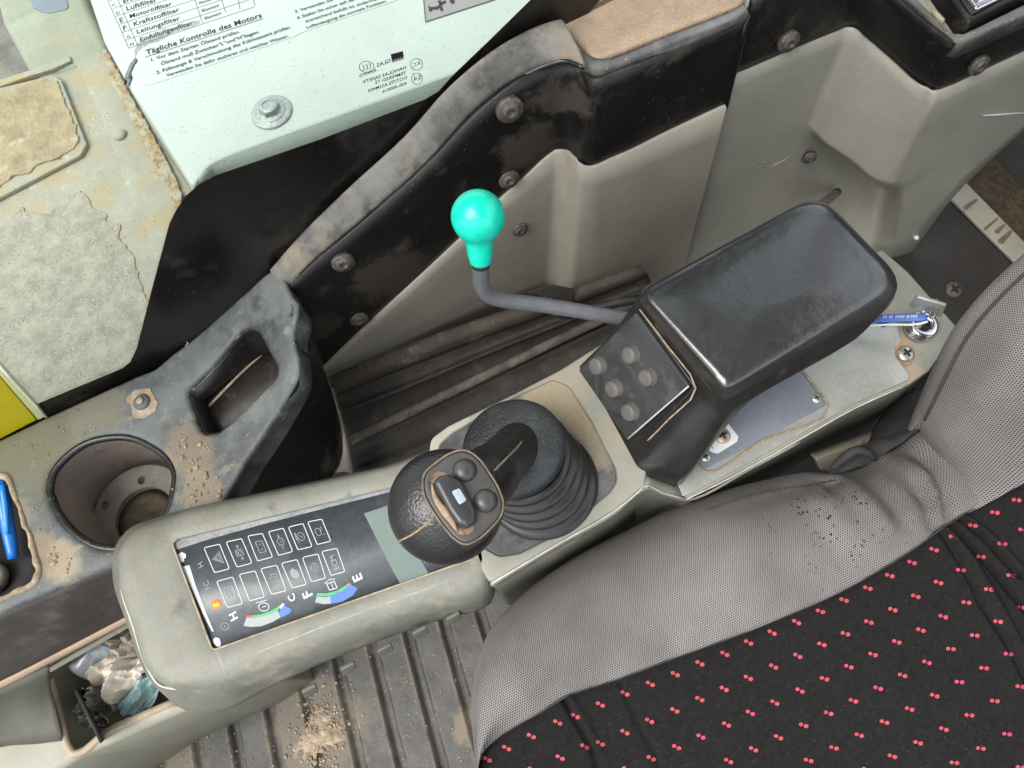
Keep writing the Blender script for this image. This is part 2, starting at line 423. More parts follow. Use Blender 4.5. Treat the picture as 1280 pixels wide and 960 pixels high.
m_tantop = mat('sandy_textured_top', (.36, .27, .19), .85, var=.15, vs=50, dust=[((.22, .18, .14), .58, .75, 12)], grain=(420, .6))
m_greige = mat('grey_beige_panel', (.30, .276, .232), .45, var=.1, vs=9, dust=[((.30, .27, .21), .52, .78, 14)], bumps=[(900, .08)], specks=(60, .05, (.55, .52, .45)))
m_greige2 = mat('grey_green_panel', (.315, .303, .255), .45, var=.1, vs=9, dust=[((.30, .28, .23), .55, .8, 14)], bumps=[(900, .08)], specks=(50, .05, (.55, .52, .45)))
m_pod = mat('pod_grey', (.168, .168, .142), .42, var=.2, vs=16, scratch=(70, .35, (.30, .29, .24)), specks=(160, .1, (.1, .09, .07)), dust=[((.28, .25, .185), .54, .72, 22), ((.115, .114, .095), .56, .66, 12)], bumps=[(700, .1)], updust=((.255, .245, .20), .55, 14))
m_con = mat('console_grey', (.16, .155, .128), .42, var=.12, vs=14, dust=[((.38, .33, .24), .55, .72, 20)], bumps=[(700, .08)], updust=((.34, .32, .27), .7, 14))
m_rubber = mat('black_rubber', (.022, .022, .023), .5, var=.25, vs=40, dust=[((.11, .10, .09), .52, .75, 40)], grain=(700, .3), specks=(300, .12, (.3, .28, .25)))
m_boot = mat('boot_rubber', (.018, .018, .018), .30, var=.2, vs=40, dust=[((.07, .06, .05), .58, .8, 40)], bumps=[(500, .15)])
m_head = mat('grip_leatherette', (.013, .0125, .0125), .28, var=.2, vs=40, grain=(640, .45), dust=[((.08, .07, .06), .62, .8, 50)])
m_headpanel = mat('grip_panel_grey', (.055, .052, .048), .45, var=.2, vs=60, dust=[((.20, .15, .10), .6, .75, 80)])
m_button = mat('grip_button', (.045, .045, .046), .35, var=.2, vs=90)
m_arm = mat('armrest_vinyl', (.016, .0165, .018), .30, spec=.9, coat=.7, var=.2, vs=12, bumps=[(900, .05), (16, .12)], scratch=(60, .2, (.09, .09, .09)))
m_armbase = mat('armrest_base_plastic', (.015, .0145, .014), .33, var=.25, vs=24, dust=[((.09, .075, .055), .56, .78, 30)], bumps=[(800, .1)])
m_pad = mat('switch_pad_rubber', (.030, .031, .033), .55, spec=.4, var=.2, vs=40, dust=[((.07, .07, .07), .5, .75, 60)], grain=(900, .25))
m_padbtn = mat('switch_button_rubber', (.110, .104, .098), .55, var=.15, vs=60)
m_green = mat('green_plastic', (.006, .58, .42), .24, var=.07, vs=60, spec=.5, specks=(160, .09, (.004, .33, .25)), bumps=[(60, .05), (400, .06)])
m_rod = mat('grey_coated_rod', (.12, .125, .135), .4, var=.15, vs=40, bumps=[(300, .1)])
m_steel = mat('brushed_steel', (.40, .41, .38), .38, metal=.55, var=.15, vs=18, dust=[((.36, .30, .22), .6, .75, 20)], scratch=(500, .25, (.55, .55, .52)))
m_slate = mat('slate_blue_plate', (.19, .21, .25), .42, metal=.25, var=.15, vs=20, dust=[((.30, .31, .32), .55, .75, 18)])
m_zinc = mat('zinc', (.50, .50, .46), .4, metal=.8, var=.2, vs=200, dust=[((.30, .25, .18), .6, .75, 200)])
m_chrome = mat('chrome', (.62, .62, .62), .18, metal=.95, var=.1, vs=200)
m_screwblk = mat('dark_screw', (.09, .08, .07), .45, metal=.3, var=.3, vs=200, dust=[((.22, .18, .14), .5, .7, 250)])
m_white = mat('white_print', (.75, .76, .76), .5, var=.03)
m_label = mat('white_label', (.68, .70, .68), .5, var=.05, vs=80)
m_ink = mat('black_ink', (.015, .016, .015), .6, var=.2, vs=300)
m_inkpale = mat('worn_ink', (.07, .075, .07), .6, var=.3, vs=500)
m_disp = mat('display_black', (.058, .067, .076), .36, spec=.6, var=.3, vs=9, dust=[((.095, .102, .108), .46, .70, 14), ((.14, .145, .145), .62, .76, 30)], specks=(300, .1, (.4, .4, .4)), scratch=(70, .4, (.17, .18, .185)))  # dust film and paler tones also stand in for hazy sky glare
m_lcd = mat('lcd_green', (.145, .19, .17), .15, var=.05)
m_icon = mat('icon_print', (.52, .545, .55), .5, var=.03)
m_iconthin = mat('icon_symbol', (.25, .265, .275), .5, var=.03)
m_gaugegrey = mat('gauge_grey', (.31, .33, .345), .4, var=.03)
m_gaugegreen = mat('gauge_green', (.06, .36, .13), .4, var=.03)
m_gaugeblue = mat('gauge_blue', (.06, .16, .62), .4, var=.03)
m_gaugered = mat('gauge_red', (.55, .06, .08), .4, var=.03)
m_lamp = emit('amber_lamp', (1.0, .11, .012), .36)
m_lampcore = emit('amber_lamp_core', (1.0, .42, .03), .55)
m_yellow = mat('yellow_plastic', (.66, .56, .004), .4, var=.08, vs=12, dust=[((.55, .49, .14), .56, .74, 40)], specks=(160, .14, (.35, .3, .05)), scratch=(120, .3, (.72, .68, .3)))
m_yelpale = mat('pale_yellow_edge', (.66, .70, .36), .3, var=.05)
m_blue = mat('blue_plastic', (.01, .16, .62), .25, var=.1, vs=60)
m_bluetag = mat('blue_tag', (.015, .085, .38), .4, var=.2, vs=90, dust=[((.10, .15, .30), .56, .7, 200)])
m_beige = mat('beige_plastic', (.42, .37, .27), .6, var=.15)
m_brown = mat('brown_dirt_board', (.030, .025, .021), .7, var=.4, vs=22, dust=[((.080, .066, .054), .52, .74, 26)], bumps=[(200, .3)])
m_brownrail = mat('dusty_brown_rail', (.065, .056, .048), .75, var=.4, vs=25, dust=[((.155, .135, .112), .46, .66, 30), ((.02, .02, .02), .62, .7, 24)], bumps=[(200, .3)])
m_dark = mat('dark_void', (.012, .011, .010), .7, var=.3)
m_darkbox = mat('dark_brown_box', (.030, .026, .023), .6, var=.2, vs=15, bumps=[(400, .1)])
m_strip = mat('beige_flange', (.30, .28, .23), .55, var=.1, vs=30, dust=[((.10, .06, .04), .64, .70, 40)])
m_carpet = mat('brown_carpet', (.055, .038, .022), .95, var=.5, vs=120, bumps=[(500, 1)], specks=(300, .2, (.25, .2, .14)))
m_cup = mat('cup_wall', (.30, .25, .22), .6, var=.2, vs=20, dust=[((.10, .08, .07), .55, .75, 30)])
m_cupring = mat('cup_ring', (.165, .15, .128), .7, var=.25, vs=40, dust=[((.20, .17, .13), .5, .7, 60)], bumps=[(200, .3)])
m_mud = mat('dry_mud', (.30, .232, .162), .95, var=.3, vs=90, dust=[((.40, .335, .25), .5, .65, 90)], bumps=[(260, .6)])
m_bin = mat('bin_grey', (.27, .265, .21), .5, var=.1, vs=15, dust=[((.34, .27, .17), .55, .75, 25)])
m_pet = mat('bottle_plastic', (.30, .31, .33), .15, var=.2, vs=60)
m_paper = mat('crumpled_paper', (.60, .54, .46), .8, var=.25, vs=60)
m_foil = mat('foil', (.55, .55, .53), .25, metal=.8, var=.2, vs=100)
m_teal = mat('teal_wrap', (.28, .42, .44), .3, var=.1)
m_cloth = mat('black_cloth', (.022, .021, .021), .8, var=.2, vs=60, bumps=[(600, .3)])
m_pink = mat('warning_sticker', (.30, .27, .27), .4, var=.05)
m_ground = mat('gravel_ground', (.16, .145, .125), .95, var=.4, vs=6, bumps=[(8, .6)])
m_added_roof = mat('added_roof_lining', (.30, .29, .27), .8, var=.05)

def mesh_fabric(name, u=(1, 0, 0), v=(0, 1, 0)):
    k = NT(name)
    w = 2 * math.pi / .0016
    def dot(q):
        x = k.n('ShaderNodeVectorMath', operation='DOT_PRODUCT'); k.l(k.pos, x.inputs[0]); x.inputs[1].default_value = tuple(map(float, q)); return x.outputs['Value']
    x, y = dot(u), dot(v)
    a = R(25); ws = []
    for t in (a, a + R(60), a + R(120)):
        ws.append(k.math('COSINE', k.math('ADD', k.math('MULTIPLY', x, w * math.cos(t)), k.math('MULTIPLY', y, w * math.sin(t)))))
    h = k.math('ADD', ws[0], k.math('ADD', ws[1], ws[2]))          # -1.5 .. 3
    f = k.ss(h, -.1, 1.9)
    c0 = k.mix(k.ss(k.noise(7, 5, .6), .35, .7), (.25, .234, .226), (.15, .141, .137))
    c = k.mix(f, c0, (.010, .0095, .0095))
    for pc, rad, amt in ((Z(1085, 615, .47), .055, .55), (Z(960, 625, .47), .05, .35), (Z(1180, 610, .49), .04, .45), (Z(1235, 500, .55), .05, .2), (Z(760, 700, .46), .05, .2)):
        dd_ = k.n('ShaderNodeVectorMath', operation='DISTANCE'); k.l(k.pos, dd_.inputs[0]); dd_.inputs[1].default_value = tuple(map(float, pc))
        g_ = k.math('ADD', k.math('DIVIDE', dd_.outputs['Value'], rad), k.math('MULTIPLY', k.math('SUBTRACT', k.noise(28, 6, .7), .5), 1.6))
        c = k.mix(k.math('MULTIPLY', k.ss(g_, 1.2, .3), amt), c, (.05, .046, .045))
    x2 = k.n('ShaderNodeTexVoronoi'); x2.inputs['Scale'].default_value = 270; k.l(k.pos, x2.inputs['Vector'])
    d = k.n('ShaderNodeVectorMath', operation='DISTANCE'); k.l(k.pos, d.inputs[0]); d.inputs[1].default_value = tuple(Z(1035, 645, .48))
    hole = k.math('MULTIPLY', k.ss(x2.outputs['Distance'], .34, .22), k.math('MULTIPLY', k.ss(d.outputs['Value'], .085, .01), k.ss(k.noise(60, 4), .50, .58)))
    c = k.mix(hole, c, (.008, .008, .008))
    k.l(c, k.b.inputs['Base Color']); k.b.inputs['Roughness'].default_value = .8; k.b.inputs['Specular IOR Level'].default_value = .2
    b = k.n('ShaderNodeBump'); b.invert = True; b.inputs['Strength'].default_value = .5; b.inputs['Distance'].default_value = .0006; k.l(f, b.inputs['Height']); k.l(b.outputs[0], k.b.inputs['Normal'])
    return k.m
m_mesh = mesh_fabric('grey_spacer_mesh')
m_insert = mat('charcoal_woven', (.0145, .0137, .0137), .9, var=.25, vs=300, spec=.08, bumps=[(1500, .4), (25, .12)], specks=(400, .1, (.2, .2, .2)))
m_red = mat('red_thread', (.46, .055, .08), .8, var=.35, vs=420, dust=[((.12, .02, .03), .6, .68, 900)], bumps=[(2000, .5)])
m_pipe = mat('seam_thread', (.03, .03, .03), .8)

def glass_mat():
    k = NT('window_glass'); k.t.nodes.remove(k.b)
    tr = k.n('ShaderNodeBsdfTransparent'); tr.inputs[0].default_value = (.93, .97, .955, 1)
    gl = k.n('ShaderNodeBsdfGlossy'); gl.inputs['Roughness'].default_value = .02
    fr = k.n('ShaderNodeFresnel'); fr.inputs[0].default_value = 1.45
    mx = k.n('ShaderNodeMixShader'); k.l(fr.outputs[0], mx.inputs[0]); k.l(tr.outputs[0], mx.inputs[1]); k.l(gl.outputs[0], mx.inputs[2]); k.l(mx.outputs[0], k.out.inputs[0])
    return k.m
m_glass = glass_mat()

def screw(parent, p, n, r, m=None, name='screw', h=.35, cross=True):
    m = m or m_zinc; n = np.array(n, float); n /= np.linalg.norm(n)
    o = obj(name, lathe(np.array(p) - n * r * .2, n, [(0, r * 1.02), (r * h * .75, r), (r * h, r * .82), (r * (h + .12), r * .5), (r * (h + .14), .0)], 20, cap1=False), m, parent)
    if cross:
        u, v, n = basis(n); c = np.array(p) + n * (r * (h - .05)); mb = MB()
        for a, b in ((u, v), (v, u)):
            q = [c + n * r * .01 + s * a * r * .55 + t * b * r * .12 + n * (r * .015 if a is v else 0) for s, t in ((-1, -1), (1, -1), (1, 1), (-1, 1))]
            mb.loft([[x + n * r * -.1 for x in q], [x + n * r * .02 for x in q]], cap0=True, cap1=True)
        # slot reads as a dark cut standing a hair above the dome
        c2 = MB(); c2.add([x + n * r * .22 for x in np.array(mb.v)], mb.f)
        obj('slot', c2, m_dark, o)
    return o
def socket_screw(parent, p, n, r, m=None):
    """domed cap with a star socket on a washer rim"""
    m = m or m_screwblk; n = np.array(n, float); n /= np.linalg.norm(n); p = np.array(p)
    o = obj('screw', lathe(p - n * r * .3, n, [(0, r), (r * .42, r), (r * .52, r * .93), (r * .50, r * .70), (r * .62, r * .62), (r * .72, r * .45), (r * .74, r * .26), (r * .4, r * .22), (r * .4, 0)], 24, cap1=False), m, parent)
    return o

# ================================================================== THE SURROUNDINGS
def slab(name, x0, x1, y0, y1, z0, z1, m, kind='structure', parent=None):
    mb = MB(); mb.loft([[(x0, y0, z), (x1, y0, z), (x1, y1, z), (x0, y1, z)] for z in (z0, z1)], cap0=True, cap1=True)
    return obj(name, mb, m, parent, smooth=False, kind=kind)
gm = MB(); gm.add([(-60, -60, -1.0), (60, -60, -1.0), (60, 60, -1.0), (-60, 60, -1.0)], [(0, 1, 2, 3)])
obj('ground', gm, m_ground, smooth=False, kind='structure')
slab('cab_floor', -.85, .95, -1.0, .44, -.08, -.02, m_dark)

def beam(name, a, b, w, h):
    a, b = np.array(a, float), np.array(b, float); d = (b - a) / np.linalg.norm(b - a); u = np.cross(d, (0, 0, 1.0)); u = u / np.linalg.norm(u) if np.linalg.norm(u) > 1e-6 else np.array([1.0, 0, 0]); v = np.cross(u, d)
    mb = MB(); mb.loft([[p + u * w * s + v * h * t for s, t in ((-.5, -.5), (.5, -.5), (.5, .5), (-.5, .5))] for p in (a, b)], cap0=True, cap1=True); return mb
cab = thing('added_cab_frame', 'unseen cab pillars and half roof added to shape light over the console', 'cab frame', (.45, .5, .7))  # out-of-view pillars and roof, added to shape reflections and light
m_added_cab = mat('added_cab_frame_paint', (.05, .05, .05), .5)
for a_, b_, w_, h_ in [((.42, .50, .66), (.46, .48, 1.70), .09, .10), ((-.70, .47, .45), (-.55, .46, 1.70), .07, .08), ((.92, .47, .4), (.92, .47, 1.70), .08, .08), ((.10, -.97, 0), (.10, -.97, 1.70), .10, .08)]:
    obj('added_pillar', beam('beam', a_, b_, w_, h_), m_added_cab, cab, smooth=False, bevel=.008)
obj('added_half_roof', beam('roof', (.08, -.24, 1.74), (.98, -.24, 1.74), 1.50, .05), m_added_roof, cab, smooth=False)  # roof stops at the rear half so the sun reaches the console
obj('rear_panel', beam('rear', (.97, -.98, .40), (.97, .50, .40), .04, .9), m_added_cab, cab, smooth=False)  # unseen panel, part of the added cab frame

# ------------------------------------------------------------------ floor mat with grooves
zf = 0.0
g0, g1 = Z(378, 855, zf), Z(399.5, 959, zf); gd = (g1 - g0)[:2]; gd /= np.linalg.norm(gd); gn = np.array([gd[1], -gd[0]])
if gn.dot((Z(500, 900, zf) - Z(400, 900, zf))[:2]) < 0: gn = -gn
gpx = [(206, 955), (255, 955), (300, 959), (351.7, 959), (399.5, 959), (454, 959), (503, 959), (553.6, 959)]
gb = [XY(*p, zf).dot(gn) for p in gpx]
pitch = (gb[-1] - gb[2]) / 5
gb = [gb[2] + pitch * k for k in range(-4, 9)]
e0, e1 = XY(150, 965, zf), XY(262, 885, zf)                 # where the grooves begin
def groove_start(b):
    q0, q1 = (e0.dot(gd), e0.dot(gn)), (e1.dot(gd), e1.dot(gn))
    return q0[0] + (b - q0[1]) / (q1[1] - q0[1]) * (q1[0] - q0[0])
na, nb = 150, 330
bs = np.linspace(gb[0] - .03, gb[-1] + .06, nb); a_lo = XY(600, 700, zf).dot(gd) - .1; as_ = np.linspace(a_lo, a_lo + .62, na)
A, B = np.meshgrid(as_, bs, indexing='ij'); Hh = np.zeros_like(A); Dm = np.zeros_like(A)
for b in gb:
    st = groove_start(b) if b < gb[6] else a_lo
    d = np.hypot(np.minimum(0, A - st), B - b)
    wv = .0068
    Hh -= .011 * (1 - np.clip((d - wv * .7) / (wv * .5), 0, 1))
    Dm = np.maximum(Dm, np.exp(-((B - (b - .0092)) / .0019) ** 2) * (A > st - .01) * .8)
nz = np.array([fbm((a, b, 0), 30) for a, b in zip(A.ravel(), B.ravel())]).reshape(A.shape)
Hh += nz * .0008
mb = MB(); P = np.stack([gd[0] * A + gn[0] * B, gd[1] * A + gn[1] * B, Hh + zf], -1)
mb.loft(list(P), close=False)
floor_mat = thing('floor_mat', 'black ribbed rubber floor mat covered in tan dust beside the seat', 'floor mat', Z(450, 900, zf))
m_mat = mat('floor_mat_rubber', (.060, .057, .053), .55, var=.35, vs=25, dust=[((.115, .108, .098), .48, .68, 18), ((.165, .148, .122), .60, .70, 34), ((.30, .25, .185), .68, .74, 60)], attr=('dust', (.27, .225, .165), 40), bumps=[(300, .35)], specks=(260, .16, (.42, .36, .28)),
            blotch=[(Z(395, 915, 0), .075, (.235, .195, .145), .5), (Z(185, 935, 0), .10, (.20, .172, .13), .75), (Z(590, 905, 0), .03, (.28, .22, .155), .55)])
def with_attr(o, name, vals):
    at = o.data.attributes.new(name, 'FLOAT', 'POINT'); at.data.foreach_set('value', np.asarray(vals, dtype=np.float32))
fm = obj('ribbed_sheet', mb, m_mat, floor_mat, weld=0, toward=True)
with_attr(fm, 'dust', Dm.ravel())

def clod_mb(c, r, flat_=.5, seed=0, sub=2):
    bm = bmesh.new(); bmesh.ops.create_icosphere(bm, subdivisions=sub, radius=1)
    V = []
    for v in bm.verts:
        p = np.array(v.co); k = 1 + .45 * fbm(p + seed * 7.3, 1.1, 3) + .15 * fbm(p + seed * 3.1, 3.5, 2)
        q = p * k * r; q[2] *= flat_; V.append(q + np.array(c))
    Fc = [tuple(v.index for v in f.verts) for f in bm.faces]; bm.free()
    m = MB(); m.add(V, Fc); return m
def soil_sheet(fr, px, hgt, seed, step=.0022, amp=.012):
    """a low crumbly heap whose edge thins out"""
    P = ragged(fr, px, amp, .003, seed); V, T, _ = cdt([P], step); out = []
    for q in V:
        d = np.min(np.linalg.norm(P - q, axis=1)); k = min(1, d / .008)
        out.append(fr.w(q, -.0004 + k * hgt * (.45 + .9 * fbm((q[0], q[1], seed), 70, 4) + .5 * abs(fbm((q[0], q[1], seed + 3), 190, 3)))))
    mb = MB(); mb.add(out, T); return mb
def ragged(fr, px, amp, step=.004, seed=0):
    P = densify(uvs(fr, px), step)
    return ccw(P + np.array([[fbm((p[0], p[1], seed), 60, 4), fbm((p[0], p[1], seed + 9), 60, 4)] for p in P]) * amp)
ffl = flat(zf)
parts = [soil_sheet(ffl, [(396, 878), (404, 890), (420, 908), (432, 914), (424, 924), (408, 926), (398, 945), (382, 962), (368, 952), (372, 930), (384, 905)], .0042, 1, amp=.016), soil_sheet(ffl, [(402, 842), (410, 842), (413, 856), (406, 858)], .002, 2, amp=.008)]
for i in range(420):
    t = rng.random(); px, py = 384 + 34 * t + rng.normal(0, 17), 950 - 62 * t + rng.normal(0, 24)
    parts.append(clod_mb(Z(px, py, zf) + [0, 0, .0008], min(.0042, abs(rng.normal(.0006, .0010)) + .0004), .55, i, 1 if i % 3 else 2))
for i in range(260):
    px, py = rng.uniform(120, 600), rng.uniform(770, 965)
    if px < 260: px, py = rng.uniform(120, 260), rng.uniform(900, 965)
    parts.append(clod_mb(Z(px, py, zf) + [0, 0, .0006], rng.uniform(.0004, .0015), .7, i + 200, 1))
obj('dry_soil', merge(*parts), m_mud, kind='stuff')

# ------------------------------------------------------------------ outside deck
deck_z = .30
fd = flat(deck_z)
tank = thing('hydraulic_tank', 'grey green rounded tank with a dark oval patch behind the muddy deck', 'tank', Z(60, 40, .33))
ft = flat(.305)
obj('shell', plate(ft, rounded(uvs(ft, [(-20, -60), (0, 25), (40, 100), (140, 68), (110, 5), (80, -70)]), .02, 6), .12, .012, dens=.01, seg=6), m_tank, tank)
obj('filler_patch', plate(ft, rounded(uvs(ft, [(33, -12), (42, 10), (52, 16), (62, 17), (87, 11), (80, -12)]), .006), .002, .0008, lift=.0015), m_slate, tank)
deck = thing('side_deck', 'pale olive steel deck with grit coating and rust stains outside the window', 'deck', Z(80, 350, deck_z))
obj('deck_sheet', plate(fd, uvs(fd, [(-120, 150), (-20, 118), (20, 104), (130, 58), (300, 60), (330, 300), (260, 420), (120, 640), (-160, 700)]), .01, .002, dens=.05), m_deck, deck)
lip = [(-40, 128), (-40, 119), (0, 107), (40, 94), (92, 76), (93, 82), (70, 92), (40, 101), (0, 115)]
obj('deck_lip', plate(fd, ccw(uvs(fd, lip)), .012, .001, lift=.009, flare=0), m_deck, deck)
fl = [(92, 74), (94, 68), (102, 65), (128, 56), (150, 100), (235, 270), (232, 310), (205, 350), (188, 300), (160, 235), (140, 180), (118, 128), (105, 100)]
obj('lap_flange', plate(fd, rounded(uvs(fd, fl), .004, 3), .006, .0012, lift=.004), m_deck, deck)
obj('rust_streak', plate(fd, ccw(densify(uvs(fd, [(130, 66), (136, 66), (160, 112), (190, 165), (226, 235), (230, 262), (222, 262), (190, 195), (160, 140), (140, 100)]), .006) + rng.normal(0, .0008, (len(densify(uvs(fd, [(130, 66), (136, 66), (160, 112), (190, 165), (226, 235), (230, 262), (222, 262), (190, 195), (160, 140), (140, 100)]), .006)), 2))), .001, .0003, lift=.0052), m_rust, deck)
def ragged(fr, px, amp, step=.004, seed=0):
    P = densify(uvs(fr, px), step)
    return ccw(P + np.array([[fbm((p[0], p[1], seed), 60, 4), fbm((p[0], p[1], seed + 9), 60, 4)] for p in P]) * amp)
obj('grit_coating', plate(fd, ragged(fd, [(-120, 300), (0, 283), (28, 262), (62, 272), (78, 246), (100, 240), (120, 262), (146, 282), (160, 312), (178, 352), (186, 372), (230, 480), (120, 620), (-150, 690)], .007, step=.003), .002, .0005, lift=.0016, step=.02), m_grit, deck)
mp = rounded(uvs(fd, [(-90, 142), (0, 115), (70, 98), (80, 104), (112, 184), (104, 198), (-90, 300)]), .004, 4)
obj('raised_hatch', plate(fd, mp, .006, .0015, lift=.007), m_deck, deck)
cake = ragged(fd, [(-80, 150), (0, 124), (30, 116), (64, 102), (76, 106), (104, 180), (92, 194), (50, 214), (0, 238), (-80, 285)], .007, seed=5)
V, T, _ = cdt([cake], .006)
pm = plate(fd, cake, .004, .001, lift=.009, step=.004)
for i_, p in enumerate(pm.v):
    if p[2] > deck_z + .008: pm.v[i_] = (p[0], p[1], p[2] + .0035 * max(0, fbm(p, 45, 4)) + .0012 * fbm(p, 160, 3))
obj('mud_crust', pm, m_mudplate, deck)
screw(deck, fd.w(fd.uv(153, 172), .004), (0, 0, 1), .0085, m_deck, 'bolt', .8, cross=False)

# ------------------------------------------------------------------ hood
hood_z = .40
fh = flat(hood_z)
hood = thing('engine_hood', 'pale mint hood with German service instructions seen through the window', 'hood', Z(400, 90, hood_z))
ho = rounded(uvs(fh, [(98, -40), (128, 50), (160, 108), (200, 170), (241, 238), (262, 206), (300, 190), (555, 98), (700, 45), (760, -80), (100, -160)]), [0, .02, .05, .03, .012, .03, .03, .05, .02, 0, 0], 6)
obj('hood_shell', plate(fh, ho, .10, .006, dens=.02, flare=.012), m_hood, hood)
# front face of the hood: a band bending down towards the cab
band = [[fh.w(fh.uv(*p), h) for p in q] for q, h in (([(243, 234), (252, 216), (268, 203), (300, 189.5), (420, 146), (555, 97.5), (640, 66)], -.001),
                                                       ([(236, 242), (246, 228), (262, 220), (300, 209), (420, 168), (532, 126), (640, 88)], -.055))]
obj('front_flange', grid(band, 2, 3), m_hood_shaded, hood, solid=.003, toward=True)
b = fh.uv(340, 141)
bp = fh.w(b); bolt = obj('bolt', lathe(bp, (0, 0, 1), [(0, .0245), (.0015, .0245), (.003, .0235), (.0036, .020), (.0038, .0185), (.0050, .0175), (.0058, .0165)], 36), mat('galvanised_flange', (.38, .41, .39), .5, metal=.35, var=.3, vs=260, bumps=[(260, .3)]), hood)
hexl = []
for h, k_, w_ in ((.0055, 1.0, 0), (.0105, .99, .15), (.0125, .93, .5), (.0135, .80, .9), (.0138, .55, 1)):
    L_ = []
    for a in range(0, 360, 10):
        rr = .0125 * math.cos(R(30)) / math.cos(R((a + 10) % 60 - 30)); rr = rr * (1 - w_) + .0122 * w_
        L_.append(bp + np.array([k_ * rr * math.cos(R(a)), k_ * rr * math.sin(R(a)), h]))
    hexl.append(L_)
hexl.append([bp + np.array([.006 * math.cos(R(a)), .006 * math.sin(R(a)), .0125]) for a in range(0, 360, 10)])
mb = MB(); mb.loft(hexl, cap1=True); obj('bolt_head', mb, mat('worn_zinc', (.36, .39, .37), .5, metal=.4, var=.35, vs=400, bumps=[(300, .5)]), bolt, angle=40)
dec = obj('instruction_decal', plate(fh, rounded(uvs(fh, [(108, -60), (160, 66), (166, 98), (184, 108), (280, 76), (366, 47), (380, 40), (487, 4), (520, -8), (505, -70)]), .01), .0006, .0002, lift=.0006), mat('decal_white', (.49, .53, .505), .35, var=.04, vs=15), hood)
L = .0012
tx = []
for ch, p in zip('CDEFGH', [(143, 8.5), (148, 18.6), (152.5, 28.3), (157, 38.5), (161.3, 48.3), (165.3, 57.8)]):
    tx.append(text_mb(ch, fh, (p[0] - 2, p[1] + .7), (p[0] + 2.3, p[1] - .7), L))
for t, a, c in [('Luftfilter', (159, 14.3), (197, 2.6)), ('Motorölfilter', (163, 23.8), (215.5, 7.5)), ('Kraftstoffilter', (168, 33.7), (225, 14.8)), ('Leitungsfilter', (172, 43.2), (225.5, 25.6)), ('Einfüllungenfilter', (176, 53), (242, 31)),
                ('Element', (250, 6), (268, 0)), ('Element', (253.5, 16), (274.5, 8.6)), ('Element', (257, 25.5), (277.5, 18.2)), ('Ersatzfilter', (155, 5), (196, -9))]:
    tx.append(text_mb(t, fh, a, c, L, bold=.008))
obj('filter_table_lettering', merge(*tx), m_ink, dec, smooth=False)
tx = [text_mb('Tägliche Kontrolle des Motors', fh, (183.5, 69.5), (328, 22.3), L, bold=.014)]
obj('heading_lettering', tx[0], m_ink, dec, smooth=False)
tx = []
for t, a, c in [('1. Vor dem Starten Ölstand prüfen.', (190, 77.5), (300.5, 41.8)), ('Ölstand muß Zwischen"L"und"H"liegen.', (202, 82.5), (325, 42)), ('2. Füllmenge & Verschmutzung des Kühlwassers prüfen.', (196.5, 93.5), (364, 36)),
                ('Verwenden Sie dafür sauberes und weiches Wasser.', (208.5, 97), (361.5, 47)), ('3. Verwenden Sie nur gefiltertes', (369.5, 17), (456, -11)), ('4. Stellen Sie sicher daß der Tank', (372, 25), (460, -4)),
                ('ausreichend befüllt ist, andernfalls', (382.5, 29), (476, -.5)), ('Luftansaugung die normale Funktion.', (384, 36.8), (484, 3.2))]:
    tx.append(text_mb(t, fh, a, c, L, bold=.010))
obj('instruction_lettering', merge(*tx), m_ink, dec, smooth=False)
ln = []
for a, c in [((132, -6), (161.4, 61)), ((145, -6), (172.4, 57.3)), ((242, -6), (253.3, 28.6)), ((275.5, -6), (282.5, 16.5)), ((297, -6), (300.5, 12.5)), ((316, -6), (319, 8))]: ln.append(strip_mb(fh, [a, c], .0006, L))
for i in range(7):
    p = (161.4 - 4.0 * i, 61 - 9.9 * i); ln.append(strip_mb(fh, [p, (p[0] + 157, p[1] - 51.6)], .0006, L + .00001))
ln.append(strip_mb(fh, [(182, 72.3), (329, 24.2)], .0008, L))
obj('table_rule', merge(*ln), m_inkpale, dec, smooth=False)
wear = ragged(fh, [(158, 110), (157, 96), (163, 80), (172, 67), (184, 57), (200, 50), (214, 43), (240, 33), (252, 29), (251, 24), (230, 31), (206, 38), (186, 46), (172, 56), (168, 70), (172, 78), (165, 90), (161, 108)], .004, .002, 3)
obj('worn_paint', plate(fh, wear, .0004, .0001, lift=.00075), mat('worn_grey', (.27, .29, .28), .6, var=.3, vs=200), hood)
sig = obj('warning_sticker', plate(fh, rounded(uvs(fh, [(527, -30), (532.3, 28.6), (620, 0), (616, -60)]), .003), .0006, .0002, lift=.0006), m_pink, hood)
pic = [fill_mb(fh, p, L) for p in [[(535.5, 6), (538, 10), (546, 9), (549, 7), (550, 9), (547, 13), (541, 12.5), (540, 15), (536.5, 15)], [(547, 2), (551, 1), (553, 8), (550, 9)], [(549, 10), (553, 9), (554.5, 14), (551.5, 15)],
                                    [(551, 4), (557, 1), (558, 4), (552, 7)], [(562, 1), (566, -1), (569, 2), (566.5, 6), (563, 4)]]]
obj('pictogram', merge(*pic), m_ink, sig, smooth=False)
obj('sticker_edge', strip_mb(fh, [(527, -30), (532.3, 28.0), (620, -.4)], .0012, L), m_inkpale, sig, smooth=False)

